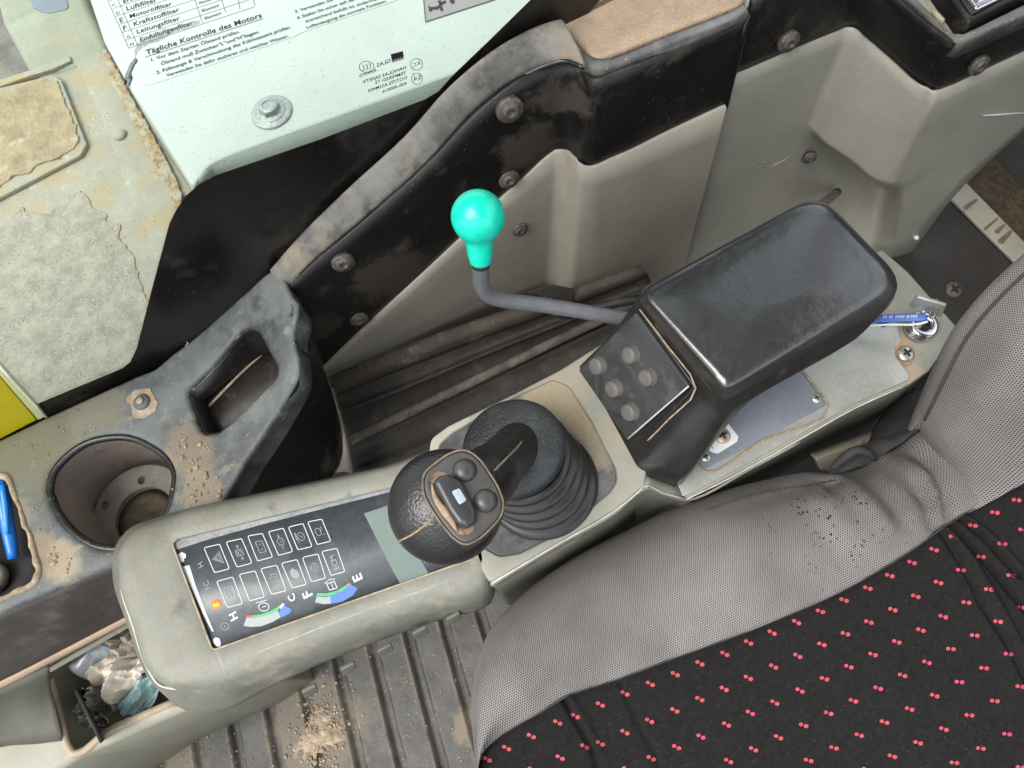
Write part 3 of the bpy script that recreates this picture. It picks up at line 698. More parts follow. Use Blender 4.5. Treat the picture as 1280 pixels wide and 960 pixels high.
# ------------------------------------------------------------------ window pane with black border
YG = .436
class Wall(Frame):
    pass
fg = Frame((0, YG, .5), (1, YG, .5), (0, YG, 1))
pane = thing('window_pane', 'clear side window with a wide black printed border above the trim', 'window', (0.05, YG, .45))
obj('glass_sheet', (lambda m: m)(plate(fg, ccw(np.array([[-.72, .0 - .12], [.62, -.12], [.62, .95], [-.72, .95]])), .005, .001, lift=-.0012)), m_glass, pane)
inner = [(-120, 592), (48, 505), (153, 461), (163, 453), (171, 436), (190, 362), (212, 280), (220, 264), (232, 246), (250, 230), (269, 220), (400, 175), (531, 125), (548, 115), (566, 95), (615, 48), (664, 0), (760, -90), (800, -60), (700, 60), (500, 290), (300, 480), (100, 560), (-110, 660)]
obj('black_border', plate(fg, ccw(uvs(fg, inner)), .0006, .0, lift=.0), m_frit, pane, smooth=False)
st = []
for t, a, c in [('GLAS', (488.5, 77), (471, 83.5)), ('E000473', (470, 88.5), (449.5, 96.5)), ('HANGLAS SAFETY', (507.5, 85.5), (453.5, 104.5)), ('TEMPERED TS', (507.5, 92), (469, 105)), ('DOT772 AS2M450', (508.5, 98), (460, 115)), ('43R-000016', (508.5, 105), (478, 116))]:
    st.append(text_mb(t, fg, a, c, .0004, bold=.02, mirror=True))
def ell(c, rx, ry, w=.0005): return strip_mb(fg, [(c[0] + rx * math.cos(R(a)), c[1] + ry * math.sin(R(a))) for a in range(0, 360, 20)], w, .0004, True)
st += [ell((458, 83), 9.3, 7), ell((520.3, 80), 7.6, 7.2), ell((521, 98), 6.8, 7)]
for dx in (-4, 0, 4): st.append(strip_mb(fg, [(456.5 + dx + 2.5 * math.cos(R(a)), 83.5 - dx * .3 + 3.4 * math.sin(R(a))) for a in range(-80, 90, 20)], .0006, .0004))
st += [text_mb('KC', fg, (525, 80.5), (515.5, 83.5), .0004, mirror=True), text_mb('E4', fg, (525.5, 99), (517, 101.5), .0004, mirror=True)]
st.append(fill_mb(fg, [(488, 67.5), (503.3, 63.3), (505, 73.2), (490, 77.8)], .0004))
obj('safety_stamp', merge(*st), m_ink, pane, smooth=False)
obj('stamp_logo_letters', text_mb('HAN', fg, (504.3, 75.2), (491, 79.2), .0006, squash=1.3, mirror=True), m_white, pane, smooth=False)

# ------------------------------------------------------------------ right wall trim
wall = thing('side_wall_trim', 'dusty black upper trim with screws over grey beige panels along the cab side', 'wall trim', Y(640, 250, .40))
rt_ = [Y(338, 338, YG - .004), Y(372, 298, YG - .004), Y(430, 240, YG - .004), Y(506, 170, YG - .004), Y(566, 104, YG - .004), Y(625, 57, YG - .004), Y(669, 34, YG - .004), Y(688, 27, YG - .004), Y(700, 24, YG - .004)]
rb_px = [(354, 363, .500), (388, 331, .514), (440, 287, .533), (537, 202, .570), (605, 131, .598), (648, 99, .613), (680, 83, .619), (706, 76, .622), (730, 84, .626)]
rb = [Z(*p) for p in rb_px]
mid = [(np.array(a) * .45 + np.array(c) * .55) + np.array([0, 0, .007]) for a, c in zip(rt_, rb)]
mid0 = [np.array(a) * .9 + np.array(c) * .1 + np.array([0, 0, .004]) for a, c in zip(rt_, rb)]
obj('top_rail', grid([rt_, mid0, mid, rb], 4, 5), m_rail, wall, solid=.004, toward=True, kind=None)
obj('rail_bead', tube([p + np.array([0, .001, -.001]) for p in rb],   .0022, 10, 5), mat('rail_bead_black', (.014, .014, .015), .28, var=.3, vs=60, dust=[((.16, .14, .11), .60, .70, 40)]), wall)
YL, YR = .408, .372
topb = [(356, 366), (390, 333), (442, 289), (537, 205), (606, 134), (648, 102), (676, 88), (700, 82), (716, 82), (728, 90), (736, 99), (745, 100), (770, 92), (850, 61), (922, 30), (936, 22)]
botb = [(404, 464), (438, 432), (490, 383), (575, 304), (628, 252), (662, 222), (686, 200), (697, 193), (706, 193), (716, 200), (727, 209), (737, 213), (765, 203), (840, 168), (898, 141), (909, 136)]
yb = [YL] * 7 + [YL - .001, YL - .006, YL - .017, YL - .028, YR + .003, YR, YR, YR, YR]
yt = [Z(*rb_px[0])[1] - .001] + [None] * 15
def top_y(i):
    if i < 7: return min(YL + .002, Z(*rb_px[min(i, 8)])[1])
    return yb[i] + .001
A0 = [Y(p[0], p[1], top_y(i)) for i, p in enumerate(topb)]
A1 = [Y(p[0], p[1], yb[i]) for i, p in enumerate(botb)]
Am = [np.array(a) * .5 + np.array(c) * .5 + np.array([0, -.004 if 1 < i < 13 else 0, 0]) for i, (a, c) in enumerate(zip(A0, A1))]
obj('black_side_panel', grid([A0, Am, A1], 4, 5), m_blk, wall, solid=.004, toward=True)
# lower grey panel of the front half
gt = [(p[0] - 1, p[1] - 2.0) for p in botb]
gbm = [(408, 474), (440, 461), (490, 442), (560, 414), (610, 396), (645, 384), (672, 374), (684, 371), (693, 374), (702, 380), (712, 386), (730, 384), (760, 385), (808, 385), (838, 380), (846, 378)]
B0 = [Y(p[0], p[1], yb[i] - .003) for i, p in enumerate(gt)]
B1 = [Y(p[0], p[1], yb[i] - .003) for i, p in enumerate(gbm)]
B00 = [p + np.array([0, .003, .0015]) for p in B0]
obj('lower_panel', grid([B00, B0, [a * .5 + c * .5 for a, c in zip(B0, B1)], B1], 3, 5), m_greige, wall, solid=.004, toward=True, label='grey beige lower panel in front of the vertical joint')
# sandy block top above the black box
zt = A0[12][2]
tp = [[Z(690, -14, zt - .004), Z(693, 8, zt - .004), Z(699, 32, zt - .003), Z(720, 54, zt - .002), Z(742, 76, zt), Z(748, 94, zt - .004)], [Z(760, -40, zt), Z(770, -5, zt), Z(780, 30, zt), Z(790, 50, zt), Z(800, 62, zt), Z(806, 76, zt - .003)],
      [Z(905, -90, zt), Z(912, -50, zt), Z(920, -20, zt), Z(926, 5, zt), Z(931, 16, zt - .001), Z(936, 22, zt - .004)]]
blockt = [Z(698, 31, zt), Z(742, 73, zt), Z(768, 66, zt), Z(924, 6, zt), Z(930, -6, zt), Z(860, -120, zt), Z(690, -60, zt), Z(693, 5, zt)]
ftp = flat(zt)
obj('block_top', plate(ftp, rounded([ftp.uv(*p) for p in [(693, -4), (698, 31), (741, 74), (752, 74), (925, 7), (934, -4), (880, -150), (680, -120)]], [0, .012, .012, .012, .008, .003, 0, 0]), .012, .004, lift=.002, dens=.006), m_tantop, wall)
rim = [[Z(702, 30, zt - .001), Z(742, 72, zt + .001), Z(756, 74, zt + .001), Z(845, 41, zt + .001), Z(918, 12, zt + .001), Z(930, 5, zt + .001)],
       [Z(704, 60, zt - .001), Z(736, 84, zt), Z(752, 84, zt), Z(848, 49, zt), Z(922, 20, zt), Z(934, 11, zt)],
       [Z(706, 78, zt - .012), Z(734, 96, zt - .008), Z(750, 98, zt - .008), Z(850, 61, zt - .008), Z(923, 31, zt - .008), Z(937, 22, zt - .010)]]
obj('block_rim', grid(rim, 3, 5), m_blkdusty, wall, solid=.004, toward=True)
side_end = [[Y(936, 21, YR - .001), Y(909, 136, YR - .001)], [Y(944, 14, YR + .025), Y(915, 126, YR + .025)]]
obj('block_end', grid(side_end, 2, 4), m_blk, wall, solid=.003)
for px, py, yy, rr in [(637, 137, YL - .003, .0118), (636, 224, YL - .003, .0100), (429, 328, YL - .002, .0105), (449, 399, YL - .002, .0095)]:
    n = (-.15, -1, .15)
    socket_screw(wall, Y(px, py, yy), n, rr)
socket_screw(wall, Y(650, 287, YL - .005), (-.1, -1, .1), .0085, m_screwblk)

# ------------------------------------------------------------------ rear half of the wall
rear = thing('rear_wall_trim', 'grey green rear wall panel with a deep folded recess under black trim', 'wall trim', Y(1050, 180, .37))
T0 = [(909, 100), (919, 97), (985, 69), (1046, 44), (1060, 39), (1070, 40), (1084, 51), (1122, 84), (1155, 112), (1168, 118), (1180, 115), (1228, 93), (1282, 68), (1340, 43)]
TY = [.379, .378, .380, .380, .379, .374, .366, .338, .312, .302, .300, .299, .298, .297]
R1 = [(880, 225), (893, 205), (950, 178), (1000, 158), (1010, 158), (1018, 164), (1030, 176), (1066, 201), (1097, 225), (1112, 229), (1128, 226), (1182, 196), (1252, 148), (1340, 90)]
R2 = [(874, 245), (888, 228), (948, 205), (1004, 190), (1014, 186), (1024, 184), (1038, 190), (1070, 212), (1103, 235), (1120, 240), (1134, 236), (1190, 206), (1258, 158), (1346, 98)]
R2Y = [.378, .377, .379, .383, .388, .394, .396, .392, .368, .326, .302, .299, .298, .297]
R3 = [(840, 380), (858, 372), (920, 350), (970, 330), (988, 324), (1005, 320), (1020, 320), (1050, 326), (1078, 330), (1100, 331), (1121, 330), (1206, 231), (1281, 163), (1360, 100)]
R3Y = [.377, .376, .374, .370, .366, .362, .358, .340, .322, .308, .300, .299, .298, .297]
C0 = [Y(p[0], p[1], y) for p, y in zip(T0, TY)]; C1 = [Y(p[0], p[1], y) for p, y in zip(R1, TY)]
C2 = [Y(p[0], p[1], y) for p, y in zip(R2, R2Y)]; C3 = [Y(p[0], p[1], y) for p, y in zip(R3, R3Y)]
C00 = [p + np.array([0, .004, .002]) for p in C0]
obj('rear_panel', grid([C00, C0, [a * .5 + c * .5 for a, c in zip(C0, C1)], [a * .08 + c * .92 for a, c in zip(C0, C1)], [a * .95 + c * .05 for a, c in zip(C0, C1)][:0] or C1, C2, [a * .9 + c * .1 for a, c in zip(C2, C3)], C3], 3, 5), m_greige2, rear, solid=.004, toward=True)
U0 = [(934, 15), (940, 5), (990, -18), (1040, -42), (1062, -50), (1074, -45), (1088, -30), (1128, 8), (1172, 42), (1190, 54), (1206, 54), (1240, 39), (1284, 20), (1340, -6)]
D0 = [Y(p[0], p[1], y + .003) for p, y in zip(U0, TY)]
D1 = [Y(p[0] , p[1] - 1, y + .003) for p, y in zip(T0, TY)]
obj('black_trim', grid([D0, [a * .5 + c * .5 for a, c in zip(D0, D1)], D1], 3, 5), m_blk, rear, solid=.004, toward=True)
socket_screw(rear, Y(986, 52, .378), (-.1, -1, .1), .0105)
socket_screw(rear, Y(1224, 82, .296), (-.1, -1, .15), .0100)
socket_screw(rear, Y(1012, 197, .378), (-.3, -1, .1), .0085)
fl_m = mat('scuff_mark', (.40, .37, .32), .6, var=.3, vs=300); sc_ = []
for a_, b_, w_ in [((934, 208), (945, 205), .0004), ((944, 207), (952, 209), .0006), ((955, 206), (962, 207), .0007), ((962, 209), (974, 203), .0005), ((966, 205), (980, 200), .0007), ((975, 203), (986, 196), .0005), ((950, 203), (960, 201), .0003)]:
    sc_.append(tube([Y(a_[0], a_[1], .3774), Y((a_[0] + b_[0]) / 2, (a_[1] + b_[1]) / 2 + .6, .3774), Y(b_[0], b_[1], .3774)], [.0001, w_, .0001], 5, 3))
obj('scuff', merge(*sc_), fl_m, rear, kind='stuff')
obj('paint_scratch', tube([Y(px, py, .2968) for px, py in [(1229, 144), (1245, 143.5), (1262, 142), (1285, 141)]], [.0003, .0014, .0010, .0006], 6, 3), m_label, rear)
obj('panel_clip', lathe(Y(1143, 294, .300), (-.1, -1, .1), [(0, .003), (.005, .0035), (.008, .002)], 10), m_label, rear)
obj('stub_pin', tube([Y(1046, 240, .375), Y(1034, 250, .350), Y(1016, 262, .32)], .0058, 12, 3), mat('dusty_pin', (.20, .17, .14), .6), rear)

# switch housing at the upper rear corner
hz = Y(1200, 54, .302)[2]
fw = flat(hz)
sh = thing('switch_housing', 'black switch console with chrome edged bezel and silver plate above the rear trim', 'switch console', fw.w(fw.uv(1220, 20)))
obj('housing_rim', plate(fw, rounded(uvs(fw, [(1060, -60), (1190, 52), (1204, 55), (1300, 13), (1420, -60), (1300, -220), (1120, -220)]), [0, .01, .01, 0, 0, 0, 0]), .02, .004,
    holes=[(rounded(uvs(fw, [(1104, -40), (1187, 44), (1203, 45), (1320, -12), (1280, -160)]), .004), .02, .002)], lift=.003), m_blkdusty, sh)
obj('sandy_liner', plate(fw, rounded(uvs(fw, [(1104, -40), (1188, 43.5), (1203, 45), (1320, -12), (1280, -160)]), .004), .003, .001, lift=-.006), m_strip, sh)
bz = rounded(uvs(fw, [(1150, -40), (1203, 37), (1208, 38), (1330, -25), (1290, -140)]), .003)
obj('bezel', plate(fw, bz, .02, .006, lift=.010, flare=.006), m_blk, sh)
obj('bezel_trim', plate(fw, rounded(uvs(fw, [(1186, -10), (1211, 24), (1216, 25), (1330, -30), (1300, -110)]), .002), .006, .0015, lift=.0125), m_chrome, sh)
obj('silver_plate', plate(fw, rounded(uvs(fw, [(1202, -8), (1214, 18), (1219, 19), (1300, -20), (1290, -80)]), .002), .004, .001, lift=.0155), mat('silver_plate', (.50, .53, .60), .3, metal=.4, var=.05), sh)
obj('screen', plate(fw, rounded(uvs(fw, [(1208, -20), (1217, 9), (1240, -1), (1232, -30)]), .0015), .002, .0005, lift=.0162), m_dark, sh)
obj('latch', box(fw, uvs(fw, [(1165, 14), (1178, 28), (1181, 25), (1168, 11)]), -.004, .001), m_beige, sh)

# ------------------------------------------------------------------ rear corner: box, flange, carpet
fb = flat(.04)
rbx = thing('rear_storage_box', 'dark brown box with a beige flange and drip stains behind the armrest', 'storage box', Z(1190, 330, .04))
obj('lid', plate(fb, uvs(fb, [(1080, 330), (1150, 220), (1188, 252), (1268, 332), (1240, 440), (1060, 480)]), .05, .002), m_darkbox, rbx)
flg = [(1187, 251), (1170, 232), (1190, 215), (1310, 338), (1290, 352), (1269, 333)]
obj('flange', plate(fb, ccw(uvs(fb, flg)), .006, .001, lift=.006), m_strip, rbx)
for a, c, w in [((1219, 252), (1204, 263), .0075), ((1245, 275), (1229, 289), .0045), ((1254, 283), (1243, 293), .0070), ((1262, 291), (1248, 305), .0090), ((1203, 267), (1201, 268), .004)]:
    P = [fb.uv(*a), fb.uv(*c)]; d = P[1] - P[0]; q = np.array([-d[1], d[0]]) / np.linalg.norm(d) * w / 2
    obj('drip_stain', plate(fb, rounded([P[0] - q * .5, P[1] - q, P[1] + d * .15, P[1] + q, P[0] + q * .5], .003, 3), .0006, .0002, lift=.0066), mat('drip_brown', (.15, .10, .07), .6, var=.3, vs=100), rbx)
screw(rbx, fb.w(fb.uv(1191, 363), .001), (-.3, -.2, 1), .0120, m_screwblk, 'bolt', .7)
fcar = flat(.02)
cp = MB(); nx, ny = 46, 46
gx, gy = np.meshgrid(np.linspace(-.2, .4, nx), np.linspace(-.3, .3, ny), indexing='ij')
c0 = fcar.uv(1255, 225)
cp.loft([[fcar.w(c0 + np.array([a, b]), fbm((a, b, 3), 22) * .008) for a, b in zip(ra, rb2)] for ra, rb2 in zip(gx, gy)], close=False)
set_tags(obj('carpet_pad', cp, m_carpet, toward=True), 'matted brown carpet in the corner behind the dark storage box', 'carpet')

# ------------------------------------------------------------------ channel between wall and console
ch = thing('cable_channel', 'dirty ribbed channel with two dusty rails between the console and the wall', 'channel', Z(560, 470, .30))
def rows_px(*rows):
    return [[Z(px, py, z) for px, py in pts] for pts, z in rows]
obj('wall_ledge', grid(rows_px(([(398, 476), (480, 442), (600, 398), (716, 360), (800, 330)], .338), ([(404, 488), (486, 456), (606, 410), (720, 370), (806, 338)], .336), ([(407, 498), (492, 466), (612, 420), (724, 379), (810, 346)], .318)), 3, 5), mat('chalky_dark_ledge', (.05, .04, .032), .75, var=.3, vs=25, dust=[((.17, .145, .12), .54, .7, 40)], scratch=(120, .5, (.22, .19, .16))), ch, solid=.004, toward=True)
obj('side_board', grid(rows_px(([(407, 496), (492, 464), (612, 418), (724, 377), (810, 344)], .314), ([(414, 513), (500, 480), (620, 430), (730, 387), (815, 355)], .302), ([(416, 519), (503, 486), (623, 436), (732, 393), (817, 360)], .306), ([(418, 524), (506, 490), (625, 440), (734, 396), (820, 362)], .298), ([(428, 556), (516, 516), (636, 466), (748, 420), (830, 380)], .276)), 3, 5), m_brown, ch, solid=.004, toward=True)
obj('dusty_rail', tube([Z(420, 560, .300), Z(520, 511, .300), Z(620, 463, .300), Z(700, 424, .300), Z(760, 395, .300), Z(830, 360, .300)], .0056, 10, 3), m_brownrail, ch)
obj('hose', tube([Z(690, 392, .33), Z(730, 388, .34), Z(765, 380, .342), Z(800, 374, .34)], .005, 10, 4), m_rubber, ch)
obj('channel_floor', grid(rows_px(([(424, 560), (520, 518), (620, 470), (760, 405), (850, 360)], .286), ([(440, 580), (530, 540), (640, 488), (780, 420), (860, 380)], .265), ([(444, 600), (540, 556), (650, 505), (790, 440), (870, 400)], .268), ([(470, 660), (570, 610), (680, 560), (820, 480), (900, 440)], .24)), 3, 5,
     disp=lambda P: np.stack([np.zeros(len(P)), np.zeros(len(P)), np.array([.004 * math.sin((p[1] * 1.0 + p[0] * .05) * 520) + fbm(p, 30) * .002 for p in P])], 1)), m_brown, ch, solid=.004, toward=True)
obj('clip_plate', plate(Frame(Z(660, 363, .36), Z(692, 357, .36), Z(694, 385, .33)), uvs(Frame(Z(660, 363, .36), Z(692, 357, .36), Z(694, 385, .33)), [(655, 366), (690, 357), (716, 362), (716, 396), (700, 400), (690, 372)]), .002, .0005), m_darkbox, ch)

# ------------------------------------------------------------------ front console with cup holder
XR0, XR1 = Y(208, 447, .43)[0], Y(345, 332, .43)[0]
def cup_z(x, y):
    t = np.clip((x - XR0) / (XR1 - XR0), 0, 1.15); return .458 + .052 * t * t * (1.5 - .5 * t)
sc = Surf(cup_z)
cup = thing('cup_holder_console', 'dusty black console with a round cup holder and a rectangular tray', 'console', sc.w(sc.uv(140, 610)))
oc = [(-70, 582), (0, 548), (60, 519), (170, 469), (192, 461), (216, 440), (280, 385), (330, 342), (345, 332), (356, 350), (364, 368), (373, 378), (373, 393), (367, 409), (368, 425), (373, 446), (374, 468), (352, 508), (309, 575), (280, 625), (262, 662), (150, 702), (100, 722), (0, 766), (-70, 796)]
ocr = rounded(uvs(sc, oc), [0, 0, 0, .02, .02, .02, 0, .01, .006, .008, .006, .004, .004, .012, .012, .012, .012, .02, .02, 0, 0, 0, .01, .01, 0], 4)
cuph = []
cc = [(62, 625), (58, 612), (62, 590), (78, 570), (104, 552), (130, 545), (160, 545), (188, 557), (207, 572), (216, 592), (214, 612), (206, 640), (196, 658), (170, 678), (140, 685), (112, 680), (84, 660), (69, 641)]
cuph = cr([sc.uv(*p) for p in cc], 3, True)
tray = rounded(uvs(sc, [(232, 488), (300, 414), (312, 407), (322, 412), (346, 458), (345, 470), (272, 540), (258, 543), (250, 538)]), .008, 4)
pen_h = rounded(uvs(sc, [(-60, 612), (-4, 594), (8, 596), (24, 634), (46, 712), (42, 730), (0, 748), (-60, 776)]), .006, 4)
m_cupcon = mat('weathered_console_plastic', (.045, .049, .050), .42, var=.35, vs=30, dust=[((.125, .135, .13), .42, .62, 20), ((.20, .19, .15), .56, .66, 34), ((.30, .235, .165), .68, .72, 46)], updust=((.17, .19, .19), .7, 12), grain=(750, .4), specks=(220, .14, (.5, .42, .3)),
    blotch=[(sc.w(sc.uv(234, 565)), .027, (.22, .175, .125), .8), (sc.w(sc.uv(252, 612)), .022, (.27, .22, .16), .8), (sc.w(sc.uv(75, 700)), .020, (.34, .27, .19), .85), (sc.w(sc.uv(25, 560)), .06, (.16, .15, .10), .85), (sc.w(sc.uv(45, 690)), .022, MUD, .8), (sc.w(sc.uv(20, 645)), .018, MUD, .7), (sc.w(sc.uv(120, 515)), .03, (.2, .18, .13), .7)])
obj('console_top', plate(sc, ocr, .035, .0055, holes=[(cuph, .012, .007), (tray, .007, .005), (pen_h, .045, .003, .002)], step=.012, dens=.008, floor=False, bottom=False, flare=.0), m_cupcon, cup)
# cup well
obj('cup_lip', tube([sc.w(p, -.0052) for p in np.vstack([cuph, cuph[:1]])], .0036, 10, 1), mat('cup_lip_black', (.014, .014, .015), .3, var=.3, vs=60, dust=[((.08, .085, .085), .58, .72, 60)], specks=(260, .14, (.4, .35, .3))), cup)
cw = offset(ccw(cuph), -.001); cz = .458
well = MB(); fl_ = offset(ccw(cuph), .004)
ctr = cw.mean(0)
well.loft([[np.array([*(ctr + (p - ctr) * k), z]) for p in cw] for k, z in ((1.0, cz - .010), (1.05, cz - .03), (1.04, cz - .10), (1.0, cz - .11))], cap1=True)
obj('cup_well', well, m_cup, cup, toward=False)
fcw = flat(cz - .074)
ro = circle(fcw.uv(176, 642), .050, 40); ri = circle(fcw.uv(180, 646), .0295, 32)
h1 = circle(fcw.uv(131, 632), .0042, 14); h2 = circle(fcw.uv(177, 600), .0042, 14); h3 = circle(fcw.uv(222, 640), .0042, 14); h4 = circle(fcw.uv(196, 690), .0042, 14)
obj('cup_ring', plate(fcw, ro, .010, .002, holes=[(ri, .010, .002), (h1, .008, .0006), (h2, .008, .0006), (h3, .008, .0006), (h4, .008, .0006)]), m_cupring, cup)
obj('cup_drain', lathe(fcw.w(fcw.uv(182, 648), -.0045), (0, 0, 1), [(0, .030), (.001, .02), (.002, .007), (.004, .006), (.0045, .0)], 24, cap1=False), mat('cup_grime', (.085, .066, .046), .9, var=.4, vs=80, dust=[((.16, .11, .06), .62, .74, 90)], bumps=[(200, .6)]), cup)
# bottom of the tray with its ridge
ft2 = flat(.430)
tw_ = densify(ccw(tray), .004)
lin = MB(); lin.loft([[sc.w(p, -.006) for p in offset(tw_, -.0004)], [np.array([*p, .455]) * .4 + sc.w(p, -.006) * .6 for p in offset(tw_, .002)], [np.array([*p, .432]) for p in offset(tw_, .005)]])
obj('tray_liner', lin, mat('tray_liner_black', (.014, .012, .011), .35, var=.3, vs=60, dust=[((.07, .055, .045), .6, .74, 40)], specks=(220, .12, (.3, .24, .18))), cup, toward=False)
tb = offset(ccw(tray), -.002)
obj('tray_floor', plate(ft2, tb, .003, .0), mat('tray_floor_brown', (.020, .016, .0135), .5, var=.4, vs=40, dust=[((.08, .062, .05), .54, .72, 30)]), cup)
obj('tray_ridge', tube([ft2.w(ft2.uv(262, 508), .001), ft2.w(ft2.uv(300, 470), .002), ft2.w(ft2.uv(340, 432), .001)], .0014, 8, 3), m_mud, cup)
pb = offset(ccw(pen_h), -.002); ft3 = flat(.425)
obj('pocket_floor', plate(ft3, pb, .003, .0), m_dark, cup)
rimp = [(-40, 588), (-4, 592), (8, 595), (17, 614), (26, 642), (36, 668), (44, 694), (48, 712), (45, 726), (30, 737), (0, 751), (-40, 770)]
mudrim = MB()
rp = cr([sc.w(sc.uv(*p)) for p in rimp], 5)
obj('mud_rim', tube(rp + np.array([[fbm(p, 50) * .003, fbm(p + 5, 50) * .003, 0] for p in rp]), [.0028 + .0016 * fbm(p, 70) for p in rp], 8, 1), m_mud, cup)
# side faces
inn = [(373, 382, None), (371, 397, None), (366, 411, None), (372, 443, None), (373, 468, None), (351, 508, None), (308, 575, None), (277, 628, None)]
S0 = [sc.w(sc.uv(px, py), -.004) for px, py, _ in inn]
S1 = [Z(384, 394, .475), Z(392, 425, .45), Z(400, 450, .43), Z(408, 470, .41), Z(412, 486, .40), Z(398, 520, .40), Z(355, 590, .39), Z(318, 640, .385)]
S2 = [Z(402, 462, .40), Z(406, 474, .385), Z(412, 490, .37), Z(420, 514, .355), Z(428, 540, .345), Z(428, 566, .345), Z(395, 625, .345), Z(340, 680, .345)]
obj('inner_side', grid([S0, [a * .7 + b * .3 + np.array([0, 0, .004]) for a, b in zip(S0, S1)], S1, S2], 4, 4), m_blk, cup, solid=.003, toward=True)
S3 = [Z(412, 485, .385), Z(420, 510, .37), Z(430, 540, .352), Z(436, 570, .342), Z(438, 590, .335)]
S4 = [Z(418, 485, .36), Z(428, 520, .34), Z(437, 550, .325), Z(442, 580, .315), Z(443, 610, .305)]
S2b = [Z(404, 470, .392), Z(412, 494, .372), Z(420, 524, .355), Z(420, 552, .347), Z(408, 592, .346)]
obj('lower_lip', grid([S2b, S3, S4], 3, 4), m_greige, cup, solid=.003, toward=True)
screw(cup, Z(387, 581, .352), (.3, -.6, .6), .008, m_blk, 'bolt', .8, cross=False)
F0 = [sc.w(sc.uv(px, py), -.004) for px, py in [(-70, 795), (0, 765), (60, 738), (100, 721), (150, 701), (200, 682)]]
F1 = [Z(px, py, .355) for px, py in [(-60, 880), (0, 853), (60, 823), (110, 797), (170, 766), (230, 740)]]
obj('front_face', grid([F0, [a * .5 + b * .5 + np.array([0, 0, .003]) for a, b in zip(F0, F1)], F1], 4, 4), mat('front_face_plastic', (.045, .040, .036), .5, var=.3, vs=25, dust=[((.10, .085, .07), .5, .75, 25)], grain=(800, .3), specks=(300, .1, (.3, .25, .2))), cup, solid=.003, toward=True)
obj('tan_edge', grid([[p + np.array([0, 0, .002]) for p in F1], [p + np.array([0, -.003, -.001]) for p in F1], [Z(px, py, .348) for px, py in [(-58, 888), (2, 861), (62, 830), (112, 804), (172, 773), (232, 747)]]], 2, 4), mat('tan_trim', (.33, .24, .17), .6, var=.15), cup, solid=.003, toward=True)
J0 = [sc.w(sc.uv(px, py), -.003) for px, py in [(346, 330), (356, 346), (362, 364)]]
pcs = sc.w(sc.uv(178, 503), .0002)
scw = screw(cup, pcs, (0, 0, 1), .0078, m_cupcon, 'screw', .5, cross=False)
obj('mud_ring', plate(sc, ragged(sc, arc_px((178, 503), 17.5, 0, 350, 20), .006, .002, 4), .0012, .0005, lift=.0008), m_mud, scw)
obj('screw_socket', lathe(pcs + [0, 0, .0045], (0, 0, 1), [(0, .0035), (.0006, .0028), (.0008, 0)], 12, cap1=False), m_mud, scw)
# flakes of dried mud lying on the console
parts = []
for px, py, s in [(236, 565, 8), (240, 580, 6), (250, 600, 9), (228, 550, 5), (262, 612, 8), (248, 622, 7), (230, 615, 5), (240, 490, 3), (258, 556, 3.5), (70, 697, 6), (84, 704, 4), (45, 557, 3), (238, 434, 3.5), (65, 700, 3)]:
    for j in range(5):
        q = sc.w(sc.uv(px + rng.normal(0, s), py + rng.normal(0, s)), .0008); parts.append(clod_mb(q, s * .00030 * rng.uniform(.35, 1.0), .4, int(rng.integers(999)), 2))
for j in range(160):
    px, py = rng.uniform(0, 300), rng.uniform(470, 720); q = sc.uv(px, py)
    if inside(offset(ccw(ocr), .006), q[None])[0] and not any(inside(offset(ccw(h), -.007), q[None])[0] for h in (cuph, tray, pen_h)):
        parts.append(clod_mb(sc.w(q, .0004), rng.uniform(.0004, .0012), .6, j, 1))
obj('mud_crumbs', merge(*parts), m_mud, kind='stuff')
pen = thing('blue_pen', 'translucent blue pen lying in the muddy pocket of the front console', 'pen', Z(8, 640, .445))
obj('barrel', tube([Z(-3, 597, .452), Z(0, 605, .453), Z(6, 640, .447), Z(12, 670, .442), Z(17, 698, .437)], [.0052, .0066, .0062, .0058, .0045], 14, 3), m_blue, pen)
obj('clip', tube([Z(2, 606, .461), Z(6, 632, .456), Z(9, 668, .449)], [.0022, .0026, .0018], 8, 3), mat('blue_clip', (.02, .25, .85), .2), pen)
cap = thing('bottle_cap', 'beige round cap beside the blue pen in the console pocket', 'cap', Z(-6, 724, .44))
obj('cap_shell', lathe(Z(-7, 724, .43), (0, 0, 1), [(0, .014), (.010, .014), (.012, .0125), (.0125, 0)], 24, cap1=False), m_beige, cap)
# yellow board
yb0, yb1 = sc.w(sc.uv(55, 520)), sc.w(sc.uv(-40, 566))
fy = Frame(yb0, yb1, Z(0, 458, .575))
yel = thing('yellow_board', 'bright yellow plastic board with a pale edge standing on the console', 'board', yb0)
obj('panel', plate(fy, uvs(fy, [(46, 525), (0, 549), (-80, 590), (-120, 480), (-60, 402), (-8, 462)]), .005, .001), m_yellow, yel)
obj('pale_edge', plate(fy, uvs(fy, [(58, 519), (47, 524.6), (-7, 461), (-60, 400), (-50, 394), (0, 455)]), .006, .0015, lift=.001), m_yelpale, yel)
obj('edge_bead', tube([fy.w(fy.uv(57, 519), .002), fy.w(fy.uv(28, 487), .002), fy.w(fy.uv(-2, 454), .002)], .0012, 8, 2), mat('edge_bead', (.75, .77, .6), .3), yel)

